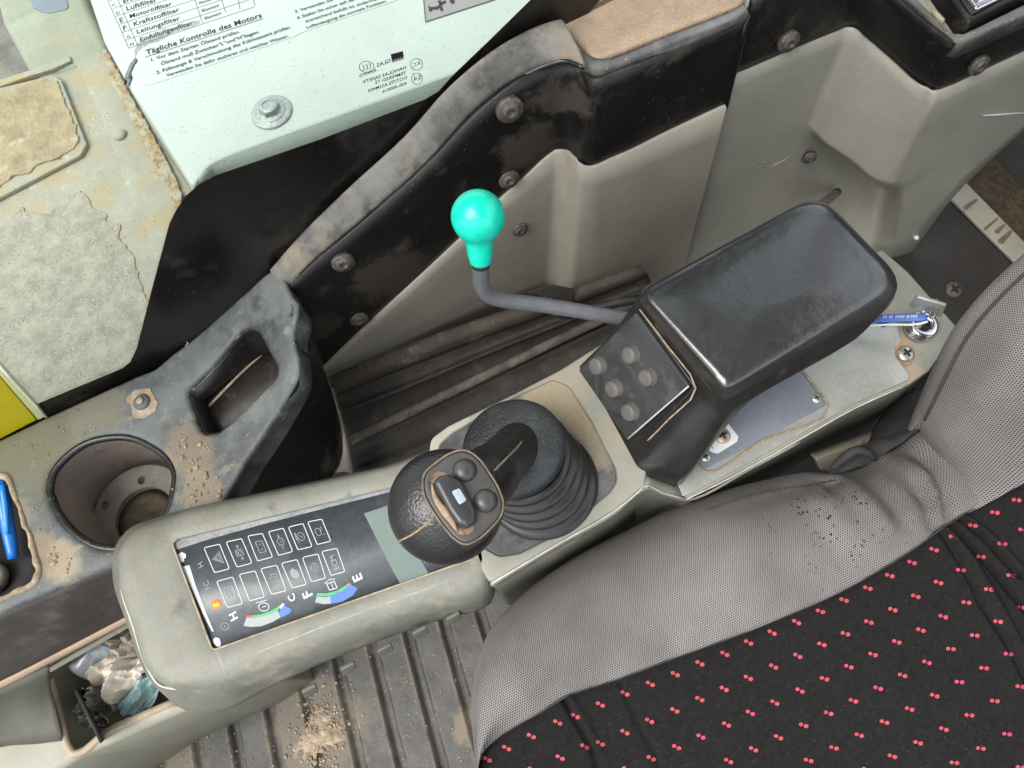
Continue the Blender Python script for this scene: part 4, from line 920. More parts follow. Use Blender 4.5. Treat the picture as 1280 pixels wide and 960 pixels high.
# ------------------------------------------------------------------ monitor pod
zp = .50
fp = flat(zp)
pod = thing('monitor_pod', 'dusty grey monitor housing with a black display of white icons', 'monitor', Z(380, 720, zp))
LA = [(157, 706), (160, 690), (178, 672), (208, 658), (330, 626), (480, 590), (566, 570), (584, 640), (601, 708), (530, 736), (430, 772), (330, 812), (275, 836), (240, 848), (212, 848), (196, 834), (176, 776)]
LB = [(148, 716), (149, 690), (166, 665), (204, 648), (330, 617), (480, 584), (572, 562), (592, 640), (610, 730), (530, 760), (430, 797), (330, 836), (280, 856), (242, 860), (212, 858), (190, 843), (166, 780)]
LC = [(144, 712), (148, 684), (164, 663), (202, 648), (330, 618), (480, 586), (572, 564), (594, 645), (612, 752), (540, 776), (430, 816), (330, 860), (285, 884), (255, 892), (230, 887), (198, 860), (164, 785)]
def closed_z(px, z): return cr([Z(p[0], p[1], z) for p in px], 6, True)
la, lb, lc = closed_z(LA, zp), closed_z(LB, zp - .009), closed_z(LC, zp - .055)
disp_px = [(213, 676), (265, 813), (592, 698), (560, 592)]
dho = rounded(uvs(fp, disp_px), .004, 4)
mb = MB(); mb.loft([lc - np.array([0, 0, .01]), lc, lb * .35 + lc * .65 + np.array([0, 0, .006]), lb, la * .4 + lb * .6 + np.array([0, 0, .0022]), la], cap0=True)
lm = (la * .97 + la.mean(0) * .03)
V, T, _ = cdt([ccw(la[:, :2]), offset(ccw(dho), -.0012)], .02)
mb.add([(p[0], p[1], zp) for p in V], T)
dl = MB(); dd = ccw(dho)
dl.loft([[fp.w(p, 0) for p in offset(dd, -.0012)], [fp.w(p, -.0004) for p in offset(dd, -.0004)], [fp.w(p, -.0012) for p in dd], [fp.w(p, -.004) for p in dd]])
obj('housing', merge(mb, dl), m_pod, pod)
# thin pale flash line round the left end of the shell
edge = [(149, 700), (150, 727), (166, 782), (186, 838), (199, 856), (220, 861), (242, 860), (262, 868), (276, 874)]
obj('shell_seam', tube([Z(px, py, zp - .012 - .03 * max(0, (i - 5) / 3) ** 1.0) for i, (px, py) in enumerate(edge)], .0009, 6, 4), mat('seam_flash', (.5, .49, .42), .4), pod)
fdz = flat(zp - .0032)
scrn = obj('display', plate(fdz, dd, .002, .0), m_disp, pod)
obj('dust_bead', tube(cr([fp.w(p, -.0008) for p in dd], 1, True)[:], .0009, 6, 1), mat('bead_dust', (.36, .29, .2), .9, var=.3, vs=100), pod)
def UP(q): return (200 + q[0] / 4.2667, 600 + q[1] / 4.2667)
obj('lcd_strip', fill_mb(fdz, [(455, 642), (487, 706), (500, 729), (536, 717), (520, 690), (494, 629)], .0003), m_lcd, scrn, smooth=False)
obj('film_edge', fill_mb(fdz, [(214, 677), (300, 655), (420, 626), (520, 601), (520, 607), (420, 632), (330, 655), (262, 674), (218, 688)], .0002), mat('film_edge', (.20, .205, .21), .15, spec=1.0, var=.4, vs=60), scrn, smooth=False)
obj('edge_highlight', tube([Z(p[0], p[1], zp - .0004) for p in [(262, 839), (330, 812.5), (430, 773), (530, 737), (600, 710)]], [.0002, .0005, .0006, .0005, .0003], 6, 5), mat('pod_edge_highlight', (.33, .33, .28), .4, var=.3, vs=120), pod)  # pale tube paints the highlight line along the pod's front edge
icons = [[(232, 360), (320, 340), (375, 475), (290, 497)], [(350, 330), (437, 310), (495, 445), (410, 467)], [(465, 297), (548, 283), (605, 412), (520, 435)], [(575, 275), (660, 255), (712, 383), (632, 405)], [(682, 250), (765, 230), (815, 357), (735, 375)], [(785, 222), (865, 207), (915, 328), (838, 347)],
         [(300, 540), (390, 515), (445, 660), (360, 683)], [(420, 503), (510, 482), (562, 625), (478, 647)], [(535, 472), (625, 452), (677, 592), (595, 612)], [(645, 443), (733, 422), (785, 558), (705, 578)], [(757, 412), (845, 392), (887, 525), (807, 545)], [(860, 380), (945, 362), (990, 490), (912, 512)]]
def sym(i, q):
    """symbol strokes in the unit square of the box: x right along the short side, y down the long side"""
    a, b, c, d = [np.array(UP(p)) for p in q]
    def P(x, y): return tuple((a * (1 - x) + b * x) * (1 - y) + (d * (1 - x) + c * x) * y)
    S = []
    def pl(pts, cl=False): S.append(strip_mb(fdz, [P(*p) for p in pts], .0005, .0003, cl))
    def el(cx, cy, rx, ry): pl([(cx + rx * math.cos(R(t)), cy + ry * math.sin(R(t))) for t in range(0, 360, 30)], True)
    if i == 0: pl([(.25, .5), (.78, .28), (.78, .72)], True); pl([(.38, .5), (.70, .37), (.70, .63)], True); pl([(.5, .5), (.64, .5)])
    elif i == 1: pl([(.38, .38), (.72, .38), (.72, .62), (.38, .62)], True); el(.55, .5, .1, .07); pl([(.3, .4), (.3, .62)]); pl([(.55, .2), (.55, .32)]); pl([(.47, .24), (.55, .32), (.63, .24)]); pl([(.55, .68), (.55, .8)]); pl([(.47, .76), (.55, .68), (.63, .76)])
    elif i == 2: pl([(.35, .28), (.75, .28), (.75, .72), (.35, .72)], True); pl([(.28, .36), (.35, .36)]); pl([(.28, .62), (.35, .62)]); pl([(.5, .4), (.6, .4)]); pl([(.5, .6), (.6, .6)])
    elif i == 3: el(.5, .5, .2, .14); pl([(.5, .2), (.5, .32)]); pl([(.44, .28), (.5, .33), (.56, .28)]); pl([(.5, .68), (.5, .8)]); pl([(.48, .5), (.58, .5)])
    elif i == 4: el(.55, .5, .2, .17); pl([(.28, .3), (.28, .72)]); pl([(.22, .3), (.22, .6)]); pl([(.5, .45), (.6, .55)])
    elif i == 5: el(.42, .5, .18, .16); pl([(.7, .3), (.75, .4)]); pl([(.68, .62), (.76, .66)]); pl([(.6, .4), (.66, .46)])
    elif i == 6: pl([(.3, .3), (.75, .3), (.75, .7), (.3, .7)], True); pl([(.5, .36), (.7, .5), (.5, .64)], True); S.append(fill_mb(fdz, [P(.68, .34), (P(.8, .34)), P(.8, .66), P(.68, .66)], .0003))
    elif i == 8: pl([(.42, .3), (.78, .3), (.78, .58), (.42, .58)], True); pl([(.3, .38), (.34, .66), (.42, .72)]); pl([(.5, .4), (.7, .4)]); pl([(.55, .48), (.68, .5)])
    elif i == 9: S.append(fill_mb(fdz, [P(.25, .42), P(.5, .28), P(.75, .42), P(.8, .62), P(.55, .72), P(.3, .62)], .0003))
    elif i == 10: el(.55, .5, .22, .17); el(.55, .5, .1, .08); pl([(.25, .42), (.25, .6)]); pl([(.25, .5), (.33, .5)])
    elif i == 11: S.append(text_mb('ECM', fdz, P(.70, .80), P(.70, .24), .0003, bold=.02))
    return merge(*S) if S else None
for i, q in enumerate(icons):
    px = [UP(p) for p in q]
    P = rounded([fdz.uv(*p) for p in px], .0016, 4); P2 = offset(ccw(P), .00068)
    mb = MB(); mb.loft([[fdz.w(p, .0003) for p in ccw(P)], [fdz.w(p, .0003) for p in P2]])
    ib = obj('indicator_box', mb, m_icon, scrn, smooth=False)
    s_ = sym(i, q)
    if s_ is not None: obj('indicator_symbol', s_, m_iconthin, pod, smooth=False) if False else obj('indicator_symbol', s_, m_iconthin, scrn, smooth=False)
lt = []
lt.append(text_mb('H', fdz, UP((236, 457)), UP((227, 434)), .0003)); lt.append(text_mb('FC', fdz, UP((273, 575)), UP((257, 532)), .0003))
obj('thin_lettering', merge(*lt), m_iconthin, scrn, smooth=False)
for ch_, a_, c_ in (('H', (417, 736), (403, 699)), ('C', (727, 638), (713, 602)), ('F', (815, 613), (803, 582)), ('E', (1081, 527), (1069, 494))):
    obj('scale_letter', text_mb(ch_, fdz, UP(a_), UP(c_), .0003, squash=.9, bold=.03), m_icon, scrn, smooth=False)
sm = []
def pxs(pts, w=.0005, cl=False): sm.append(strip_mb(fdz, [UP(p) for p in pts], w, .0003, cl))
pxs([(555 + 28 * math.cos(R(t)), 677 + 22 * math.sin(R(t))) for t in range(0, 360, 30)], .0006, True); pxs([(515, 656), (570, 640)], .0006); pxs([(545, 680), (568, 672)]); pxs([(525, 670), (530, 690)])
pxs([(890, 555), (930, 540), (945, 575), (905, 588)], .0007, True); pxs([(880, 552), (905, 530), (935, 528)], .0006); pxs([(915, 548), (925, 582)], .0006)
obj('gauge_symbol', merge(*sm[:4]), m_icon, scrn, smooth=False); obj('gauge_symbol', merge(*sm[4:]), m_icon, scrn, smooth=False)
sm = []; pxs([(347 + 22 * math.cos(R(t)), 780 + 19 * math.sin(R(t))) for t in range(0, 360, 30)], .0005, True); pxs([(340, 775), (355, 785)])
obj('corner_symbol', merge(*sm), m_iconthin, scrn, smooth=False)
def gauge(name, bands):
    g = None
    for i, (m, pts) in enumerate(bands):
        o = obj('scale_band', fill_mb(fdz, [UP(p) for p in pts], .0003 + i * .00001), m, scrn, smooth=False)
gauge('temperature', [(m_gaugegrey, [(446, 778), (462, 734), (500, 736), (560, 722), (610, 698), (640, 680), (628, 700), (645, 732), (600, 758), (540, 780), (490, 784)]), (m_gaugeblue, [(632, 708), (665, 668), (704, 690), (690, 712), (648, 733)]),
    (m_gaugegreen, [(495, 722), (540, 716), (590, 698), (640, 668), (662, 658), (632, 694), (590, 716), (540, 730), (496, 735)]), (m_gaugered, [(460, 722), (496, 722), (496, 735), (462, 736)]), (m_icon, [(637, 676), (655, 655), (666, 664), (645, 690)])])
gauge('fuel', [(m_gaugegrey, [(828, 652), (836, 622), (880, 624), (912, 620), (912, 660), (870, 662)]), (m_gaugeblue, [(912, 660), (908, 620), (960, 598), (1015, 556), (1055, 576), (1030, 615), (970, 650)]),
    (m_gaugegreen, [(836, 602), (890, 604), (940, 592), (985, 566), (1008, 548), (1016, 556), (975, 590), (910, 618), (836, 622)]), (m_gaugered, [(1002, 553), (1012, 545), (1022, 556), (1012, 562)])])
wl = obj('white_pointer', fill_mb(fdz, [UP(p) for p in [(120, 462), (158, 455), (190, 560), (240, 690), (288, 808), (278, 808), (235, 725), (180, 600)]], .0003), m_icon, scrn, smooth=False)
for f_ in (fill_mb(fdz, [UP(p) for p in [(92, 400), (118, 384), (138, 395), (140, 415), (128, 420), (130, 435), (112, 440), (104, 425)]], .0003), fill_mb(fdz, [UP(p) for p in [(284, 850), (298, 838), (318, 845), (325, 870), (322, 888), (305, 888), (286, 870)]], .0003)):
    obj('corner_mark', f_, m_icon, scrn, smooth=False)
lp = fdz.w(fdz.uv(*UP((298, 664))), .0005)
wlamp = obj('warning_lamp', plate(fdz, ragged(fdz, [UP(p) for p in [(274, 650), (300, 636), (325, 650), (328, 672), (298, 690), (274, 682)]], .001, .001), .0004, .0001, lift=.0005), m_lamp, scrn)
obj('lamp_core', fill_mb(fdz, [UP(p) for p in [(284, 662), (315, 656), (316, 672), (288, 676)]], .0008), m_lampcore, wlamp, smooth=False)
for px, py, w_ in [(386, 866, 11), (434, 838, 11), (480, 815, 11), (524, 793, 11), (566, 775, 10)]:
    fr_ = Frame(Z(px, py, .447), Z(px + 20, py - 9, .447), Z(px + 4, py + 10, .425))
    obj('vent_slot', plate(fr_, rounded(uvs(fr_, [(px - w_ * .8, py - 1), (px + w_ * .8, py - 10), (px + w_ * .8 + 3, py - 3), (px - w_ * .8 + 4, py + 6)]), .001, 3), .003, .0006, lift=.001), mat('vent_dark_grey', (.12, .115, .095), .6), pod)  # vents in a darker grey than the housing

# ------------------------------------------------------------------ main console
zc = .50
fc = flat(zc)
con = thing('control_console', 'long grey control console with a rubber boot plate and a steel rear cover', 'console', Z(720, 600, zc))
top = [(596, 702), (575, 640), (536, 566), (538, 548), (560, 532), (640, 493), (700, 462), (760, 424), (812, 560), (806, 608), (767, 640), (612, 730)]
tr = rounded(uvs(fc, top), [.004, 0, .01, .01, 0, 0, 0, .0, .0, .003, 0, .006], 4)
bootp = [(556, 575), (546, 558), (566, 540), (640, 498), (692, 474), (712, 482), (742, 530), (770, 586), (772, 602), (762, 616), (704, 664), (650, 692), (624, 696), (606, 686), (592, 660)]
bpr = rounded(uvs(fc, bootp), [.004, .008, .004, 0, .008, .012, 0, .012, .012, .012, 0, .010, .010, .010, .004], 5)
m_contop = mat('console_top_grey', (.215, .215, .18), .42, var=.12, vs=14, dust=[((.36, .32, .24), .54, .72, 20)], bumps=[(700, .08)], updust=((.32, .305, .26), .6, 14), blotch=[(Z(700, 470, zc), .035, (.32, .28, .21), .7), (Z(765, 540, zc), .02, (.33, .29, .215), .6), (Z(560, 550, zc), .025, (.44, .40, .33), .7)])
obj('front_housing', plate(fc, tr, .16, .0025, holes=[(bpr, .0016, .0012)], flare=.004, dens=.02), m_contop, con)
m_bplate = mat('boot_plate_rubber', (.045, .045, .048), .5, var=.25, vs=40, dust=[((.13, .12, .12), .46, .66, 40), ((.20, .17, .13), .60, .70, 90)], blotch=[(Z(715, 500, zc), .040, (.31, .25, .165), .95), (Z(752, 560, zc), .018, (.29, .24, .17), .8), (Z(690, 485, zc), .03, (.34, .285, .195), .9)], specks=(300, .14, (.4, .36, .3)))
obj('boot_plate', plate(fc, offset(ccw(bpr), .0006), .003, .001, lift=-.0004), m_bplate, con)
# rear box of the console
zr = .458
frr = flat(zr)
rear_o = [(815, 600), (858, 624), (940, 583), (1070, 510), (1136, 481), (1162, 463), (1199, 411), (1136, 340), (1103, 311), (1000, 350), (780, 480)]
obj('rear_housing', plate(frr, rounded(uvs(frr, rear_o), [0, 0, 0, 0, .002, .003, .004, .003, .003, 0, 0], 4), .15, .002, flare=.002, dens=.02), mat('rear_housing_grey', (.20, .205, .172), .45, var=.12, vs=20, dust=[((.34, .29, .2), .6, .74, 24)], updust=((.33, .32, .28), .5, 14), bumps=[(600, .08)], blotch=[(Z(1118, 435, zr), .016, (.36, .26, .15), .9), (Z(1145, 470, zr), .012, (.33, .26, .17), .8), (Z(1100, 380, zr), .014, (.36, .29, .2), .6)]), con)
steel = [(846, 622), (860, 619), (936, 579), (1068, 505), (1135, 476), (1136, 470), (1118, 446), (1118, 436), (1126, 428), (1120, 405), (1100, 395), (1060, 400), (860, 540)]
obj('steel_cover', plate(frr, rounded(uvs(frr, steel), [0, .001, 0, 0, .002, .003, .004, .004, .003, .003, 0, 0, 0], 4), .003, .0007, lift=.0022), m_steel, con)
cp_ = [(868, 573), (879, 588), (1031, 508), (994, 459), (960, 470), (880, 540)]
pl_ = obj('access_plate', plate(frr, rounded(uvs(frr, cp_), [.002, .002, .002, .002, 0, 0], 4), .003, .0006, lift=.0042), m_slate, con)
for px, py, rr in [(881, 573, .0042), (1019, 500, .0042), (987, 461, .0042)]: screw(pl_, frr.w(frr.uv(px, py), .0044), (0, 0, 1), rr, m_zinc)
obj('dirt_line', tube([frr.w(frr.uv(*p), .0034) for p in [(866, 572), (879, 590), (950, 553), (1034, 509), (1012, 478), (996, 458)]], [.0008 + .0004 * abs(fbm((q, 0, 0), 3)) for q in range(20)], 6, 4), mat('dirt_line_tan', (.30, .22, .15), .9, var=.4, vs=200), con)
lb_ = obj('white_label', plate(frr, rounded(uvs(frr, [(872, 556), (905, 526), (922, 548), (920, 554), (896, 569), (889, 567)]), .002, 4), .0006, .0002, lift=.0048), m_label, con)
obj('label_print', merge(*[strip_mb(frr, [a, b], .0006, .0052) for a, b in [((884, 556), (891, 552)), ((883, 560), (886, 564)), ((888, 559), (890, 563)), ((892, 552), (888, 546)), ((897, 549), (893, 543))]]), m_inkpale, lb_, smooth=False)
screw(lb_, frr.w(frr.uv(902, 547), .0048), (0, 0, 1), .0068, mat('brassy_screw', (.40, .33, .25), .45, metal=.6, var=.3, vs=200))
screw(con, frr.w(frr.uv(1131, 444), .0026), (0, 0, 1), .0068, m_zinc)
obj('rust_washer', plate(frr, ragged(frr, arc_px((1131, 444), 13.5, 0, 345, 24), .002, .002, 2), .0008, .0003, lift=.0008), mat('rusty_dirt', (.26, .18, .11), .9, var=.3, vs=120), con)
tp_ = [Z(613, 731, zc - .0025), Z(700, 679, zc - .0025), Z(767, 641, zc - .0025), Z(805.5, 610, zc - .002), Z(828, 616.5, zc - .022), Z(857, 625, zr - .001), Z(940, 584.5, zr - .0025), Z(1000, 552, zr - .0025)]
fr0 = [p + np.array([0, -.0012, 0]) for p in tp_]; fr1 = [np.array([p[0] + .004, .0985, .35]) for p in tp_]
obj('front_skirt', grid([fr0, [a * .85 + b * .15 for a, b in zip(fr0, fr1)], [a * .5 + b * .5 for a, b in zip(fr0, fr1)], fr1], 4, 6), m_con, con, solid=.002, toward=True)
wd = [[Z(800, 585, zc - .0005), Z(806, 609, zc - .0005)], [Z(822, 598, zc - .016), Z(829, 616, zc - .021)], [Z(846, 600, zr + .001), Z(858, 624.5, zr - .0005)]]
obj('step_wedge', grid(wd, 2, 2), m_contop, con, solid=.003, toward=True)
m_edge_highlight = mat('painted_edge_highlight', (.52, .51, .46), .35, var=.25, vs=120)  # pale colour for tubes that paint the sky's highlight along console edges
obj('edge_highlight', tube([Z(p[0], p[1], z) for p, z in [((614, 729.5), zc), ((700, 678.5), zc), ((767, 639.5), zc), ((798, 615), zc), ((805, 608), zc), ((828, 616), zc - .0205), ((857, 624), zr + .001)]], .00065, 6, 3), m_edge_highlight, con)
obj('edge_highlight', tube([Z(p[0], p[1], zr + .0005) for p in [(858, 624), (900, 604), (940, 582.7), (1000, 549), (1070, 509.5), (1134, 481)]], .0006, 6, 3), m_edge_highlight, con)
# bracket showing under the rear housing
obj('side_bracket', plate(Frame(Z(1030, 575, .40), Z(1090, 545, .40), Z(1040, 590, .385)), rounded(uvs(Frame(Z(1030, 575, .40), Z(1090, 545, .40), Z(1040, 590, .385)), [(1020, 574), (1036, 568), (1100, 545), (1108, 560), (1040, 590), (1026, 588)]), .002), .01, .001), mat('bracket', (.22, .20, .16), .6, dust=[((.10, .08, .06), .55, .7, 60)]), con)

# ------------------------------------------------------------------ joystick
joy = thing('joystick', 'black joystick with ribbed rubber boot and dusty leatherette grip leaning forward', 'joystick', Z(676, 600, zc))
n0 = np.array([0, 0, 1.0])
Cb, Ct = Z(676, 604, zc + .001), Z(642, 560, zc + .050)
Rb, Rt = 64.5 * (H - zc) / F / .94, 64.5 * (H - zc - .05) / F / .94
ax = (Ct - Cb); axn = ax / np.linalg.norm(ax); tn = (axn * .55 + n0); tn /= np.linalg.norm(tn)
def boot_ring(t, k):
    nn = n0 * (1 - t) + tn * t
    return ring(Cb + ax * t, nn, (Rb * (1 - t) + Rt * t) * k, 56)
prof = [(0, 1.06), (.03, 1.06), (.06, 1.0)]
for i in range(4):
    t0 = .09 + .20 * i
    prof += [(t0, .92), (t0 + .03, .905), (t0 + .07, .95), (t0 + .105, 1.005), (t0 + .14, 1.015), (t0 + .17, .985), (t0 + .19, .93)]
mb = MB(); mb.loft([boot_ring(t, k) for t, k in prof])
obj('bellows', mb, m_boot, joy)
ap = []
for h, k in [(-.012, .93), (-.004, .985), (.0, 1.0), (.0025, .992), (.0048, .96), (.0075, .88), (.0102, .76), (.0126, .6), (.0145, .42), (.0158, .2), (.0162, .05)]:
    ap.append(ring(Ct + tn * h, tn, Rt * k, 56))
mb = MB(); mb.loft(ap, cap0=True, cap1=True)
obj('boot_cap', mb, mat('boot_cap_rubber', (.020, .021, .022), .40, var=.2, vs=30, dust=[((.09, .09, .09), .5, .75, 26)], grain=(620, .9), specks=(320, .13, (.4, .38, .33)), updust=((.12, .13, .14), .45, 14)), joy)
# grip: ball head and neck grown into one skin
Hc = Z(557, 633, .628); hr = 73 * (H - .628) / F / .985
toC = CAM - Hc; toC /= np.linalg.norm(toC)
tilt = (toC + np.array([-.10, -.10, 0.25])); tilt /= np.linalg.norm(tilt)
u_, v_, t_ = basis(tilt)
def blob(c, rx, ry, rz, u, v, n, k=28):
    mb = MB(); loops = []
    for i in range(1, k):
        a = math.pi * i / k - math.pi / 2
        loops.append([c + n * rz * math.sin(a) + math.cos(a) * (u * rx * math.cos(b) + v * ry * math.sin(b)) for b in np.linspace(0, 2 * math.pi, 40, endpoint=False)])
    mb.loft(loops, cap0=True, cap1=True); return mb
nk0 = Z(650, 556, .550); nk1 = Z(606, 598, .615)
neck = tube([nk0 - (nk1 - nk0) * .12, nk0, nk0 * .5 + nk1 * .5, nk1, Hc], [.0195, .0190, .0178, .0178, .022, .026], 28, 5)
head = merge(blob(Hc, hr, hr, hr * .72, u_, v_, t_), neck)
Vh, Fh_ = evaluated(head, [('REMESH', dict(mode='VOXEL', voxel_size=.0014)), ('SMOOTH', dict(factor=.6, iterations=14))])
obj('grip', (Vh, Fh_), m_head, joy, weld=0)
bvh = BVHTree.FromPolygons([Vector(p) for p in Vh], Fh_)
def on_head(px, py):
    d = Vector(ray(px, py)).normalized(); h_ = bvh.ray_cast(Vector(CAM), d); return (np.array(h_[0]), np.array(h_[1])) if h_[0] else (Z(px, py, .64), tilt)
# panel set into the head
pc, pn = on_head(578, 622)
fpn = Frame(*[on_head(*q)[0] * .35 + (pc + 0) * 0 + Z(q[0], q[1], pc[2]) * .65 for q in [(545, 640), (600, 580), (618, 650)]])
fpn.o = fpn.o + fpn.n * .0035
panel_px = [(532, 592), (545, 580), (570, 565), (582, 564), (592, 569), (611, 592), (624, 615), (628, 630), (625, 644), (612, 660), (592, 676), (582, 679), (571, 674), (556, 658), (542, 638), (530, 612)]
pp = cr([fpn.uv(*p) for p in panel_px], 3, True)
hp = obj('button_panel', plate(fpn, pp, .012, .0018, dens=.004, flare=.002), m_headpanel, joy)
gr = offset(ccw(pp), -.0006)
obj('panel_groove', tube([fpn.w(p, -.0004) for p in np.vstack([gr, gr[:1]])], .0007, 6, 1), mat('groove_dust', (.16, .12, .085), .9, var=.4, vs=150), hp)
for px, py in [(581, 588), (607, 626)]:
    q = fpn.uv(px, py); rb_ = 14.2 * np.linalg.norm(fpn.w(q) - CAM) / F / 1.02
    mb = lathe(fpn.w(q, -.002), fpn.n, [(0, rb_), (.0026, rb_), (.0034, rb_ * .92), (.0048, rb_ * .70), (.0056, rb_ * .4), (.0058, 0)], 32, cap1=False)
    o = obj('push_button', mb, m_button, hp)
    obj('button_gap', lathe(fpn.w(q, .0), fpn.n, [(0, rb_ * 1.1), (.0003, rb_ * 1.08), (.0004, rb_ * .98)], 32, cap0=False, cap1=False), m_dark, o)
# rocker in a dusty slot
slot = rounded(uvs(fpn, [(533, 597), (548, 588), (560, 592), (592, 650), (594, 662), (584, 670), (572, 668), (536, 612)]), .004, 5)
obj('rocker_slot', plate(fpn, slot, .002, .0005, lift=.0006), mat('slot_dust', (.17, .115, .075), .8, var=.5, vs=160, dust=[((.04, .035, .03), .45, .6, 120)]), hp)
rk = rounded(uvs(fpn, [(541, 604), (549, 597), (562, 595), (577, 604), (595, 640), (594, 653), (584, 662), (572, 657), (560, 640)]), .003, 5)
roc = obj('rocker_switch', plate(fpn, rk, .006, .0032, lift=.0062, dens=.003), mat('rocker_black', (.030, .031, .033), .32, var=.15, vs=60), hp)
obj('rocker_mark', plate(fpn, rounded(uvs(fpn, [(564, 617), (574, 613), (583, 628), (574, 634)]), .0012, 4), .0005, .0002, lift=.0067), mat('rocker_mark', (.30, .35, .39), .4), roc)
obj('slot_crescent', tube([fpn.w(fpn.uv(*p), .0012) for p in [(540, 606), (544, 622), (556, 640), (566, 654), (571, 664)]], [.0006, .0016, .0026, .0018, .0006], 10, 5), mat('slot_tan', (.30, .21, .14), .8, var=.3, vs=120), roc)
def seam(pts, name):
    P = []
    for q in pts:
        p, n = on_head(*q); P.append(p + n * .0001)
    return obj(name, tube(P, .0007, 6, 3), mat('seam_dust', (.26, .18, .11), .9, var=.4, vs=200), joy)
seam([(496, 678), (508, 672), (520, 665), (532, 656), (543, 647)], 'grip_seam')
seam([(617, 589), (626, 580), (636, 570), (646, 560), (653, 551)], 'neck_seam')

# ------------------------------------------------------------------ armrest
arm = thing('armrest', 'glossy black padded armrest on a moulded base with five round rubber buttons', 'armrest', Z(860, 520, zc))
def quad_loop(pts, z, rad, n=8):
    P3 = [Z(p[0], p[1], zz) for p, zz in zip(pts, z)]
    out = []; k = len(P3)
    for i in range(k):
        a, b, c = P3[i - 1], P3[i], P3[(i + 1) % k]; da = min(.47, rad[i] / np.linalg.norm(a - b)); dc = min(.47, rad[i] / np.linalg.norm(c - b))
        for t in np.linspace(0, 1, n):
            p0 = b + (a - b) * da; p2 = b + (c - b) * dc; out.append((1 - t) ** 2 * p0 + 2 * t * (1 - t) * b + t * t * p2)
    return np.array(out)
RR = [.010, .022, .024, .008, .005]
LP_ = [quad_loop([(806, 368), (1020, 253), (1112, 354), (910, 477), (903, 472)], [.6005, .597, .597, .6005, .6005], RR),
       quad_loop([(800, 365), (1021, 246), (1126, 354), (909, 486), (899, 478)], [.5985, .595, .595, .5985, .5985], RR),
       quad_loop([(796, 364), (1024, 241), (1137, 359), (907, 494), (895, 484)], [.590, .587, .587, .590, .590], RR),
       quad_loop([(794, 368), (1023, 245), (1133, 373), (905, 502), (892, 491)], [.578, .574, .572, .578, .578], RR)]
c_ = LP_[0].mean(0)
inner_ = []
for k_ in (.02, .25, .5, .75, .92):
    q = c_ + (LP_[0] - c_) * k_; q[:, 2] += .0035 * (1 - k_ * k_); q[:, 2] += np.array([fbm(p, 16) for p in q]) * .0012 * (1 - k_ ** 4); inner_.append(q)
def loft3(loops, m):
    n_ = len(loops[0]); return list(np.array([cr(np.array([q[i] for q in loops]), m) for i in range(n_)]).transpose(1, 0, 2))
mb = MB(); mb.loft(loft3(inner_ + LP_, 4), cap0=True)
obj('arm_pad', mb, m_arm, arm)
Q = [LP_[3] + (c_ * [1, 1, 0] - LP_[3] * [1, 1, 0]) * .003 - [0, 0, .0006],
     quad_loop([(790, 377), (960, 292), (1102, 408), (901, 513), (884, 501)], [.566, .562, .559, .566, .566], [.008, .02, .03, .010, .006]),
     quad_loop([(780, 390), (880, 342), (988, 462), (895, 530), (872, 515)], [.555, .552, .548, .555, .555], [.008, .01, .02, .012, .007]),
     quad_loop([(765, 411), (866, 356), (942, 496), (882, 556), (851, 540)], [.538, .535, .530, .537, .538], [.008, .01, .016, .014, .008]),
     quad_loop([(750, 430), (858, 368), (912, 529), (868, 582), (832, 560)], [.522, .518, .508, .518, .522], [.008, .01, .014, .014, .009]),
     quad_loop([(737, 448), (850, 375), (889, 558), (855, 603), (812, 584)], [.508, .505, .485, .490, .507], [.008, .01, .012, .012, .010]),
     quad_loop([(727, 459), (850, 380), (872, 578), (848, 610), (800, 593)], [.499, .490, .462, .463, .499], [.007, .01, .010, .010, .010]),
     quad_loop([(728, 462), (850, 390), (872, 590), (849, 616), (802, 600)], [.470, .460, .445, .445, .470], [.007, .01, .010, .010, .010])]
mb = MB(); mb.loft(loft3(Q, 4), cap1=True)
obj('arm_base', mb, m_armbase, arm)
obj('pad_groove', tube([p + np.array([0, 0, .0]) for p in list(LP_[3][-3:]) + list(LP_[3][:5])], .0006, 6, 2), m_dark, arm)
fbp = Frame(Z(790, 377, .566), Z(727, 459, .499), Z(884, 501, .566))
well_px = [(801, 382), (723, 459), (797, 564), (874, 484)]
bpn = obj('switch_pad', plate(fbp, rounded(uvs(fbp, [(801, 389), (729, 461), (789, 547), (867, 480)]), .0018, 4), .010, .0012, lift=.006, dens=.006), m_pad, arm)
obj('pad_frame', plate(fbp, rounded(uvs(fbp, [(800, 384), (724, 459), (798, 562), (872, 484)]), .003, 4), .008, .0012, lift=.002, holes=[(rounded(uvs(fbp, [(801, 388), (728, 461), (797, 553), (868, 482)]), .002, 4), .006, .0008)]), m_armbase, arm)
for px, py in [(756, 455), (797, 441), (818, 469), (776, 483), (796, 512)]:
    q = fbp.uv(px, py); r_ = 11.2 * np.linalg.norm(fbp.w(q) - CAM) / F / 1.0
    obj('round_button', lathe(fbp.w(q, .005), fbp.n, [(0, r_ * 1.12), (.0014, r_ * 1.08), (.0022, r_), (.0062, r_ * .95), (.0070, r_ * .86), (.0073, r_ * .5), (.0074, 0)], 32, cap1=False), m_padbtn, bpn)
obj('pad_edge_highlight', tube([fbp.w(fbp.uv(*p), .0052) for p in [(790, 546.5), (828, 513.5), (866.5, 480.5)]], .00075, 6, 3), mat('pad_edge_shine', (.45, .46, .46), .3), bpn)  # pale tube paints a white highlight on the pad's lower edge
obj('frame_dust', tube([fbp.w(fbp.uv(*p), .0032) for p in [(803, 386), (838, 432), (873, 484), (840, 522), (800, 562)]], .0007, 6, 3), mat('frame_dust', (.30, .23, .16), .9, var=.4, vs=200), arm)

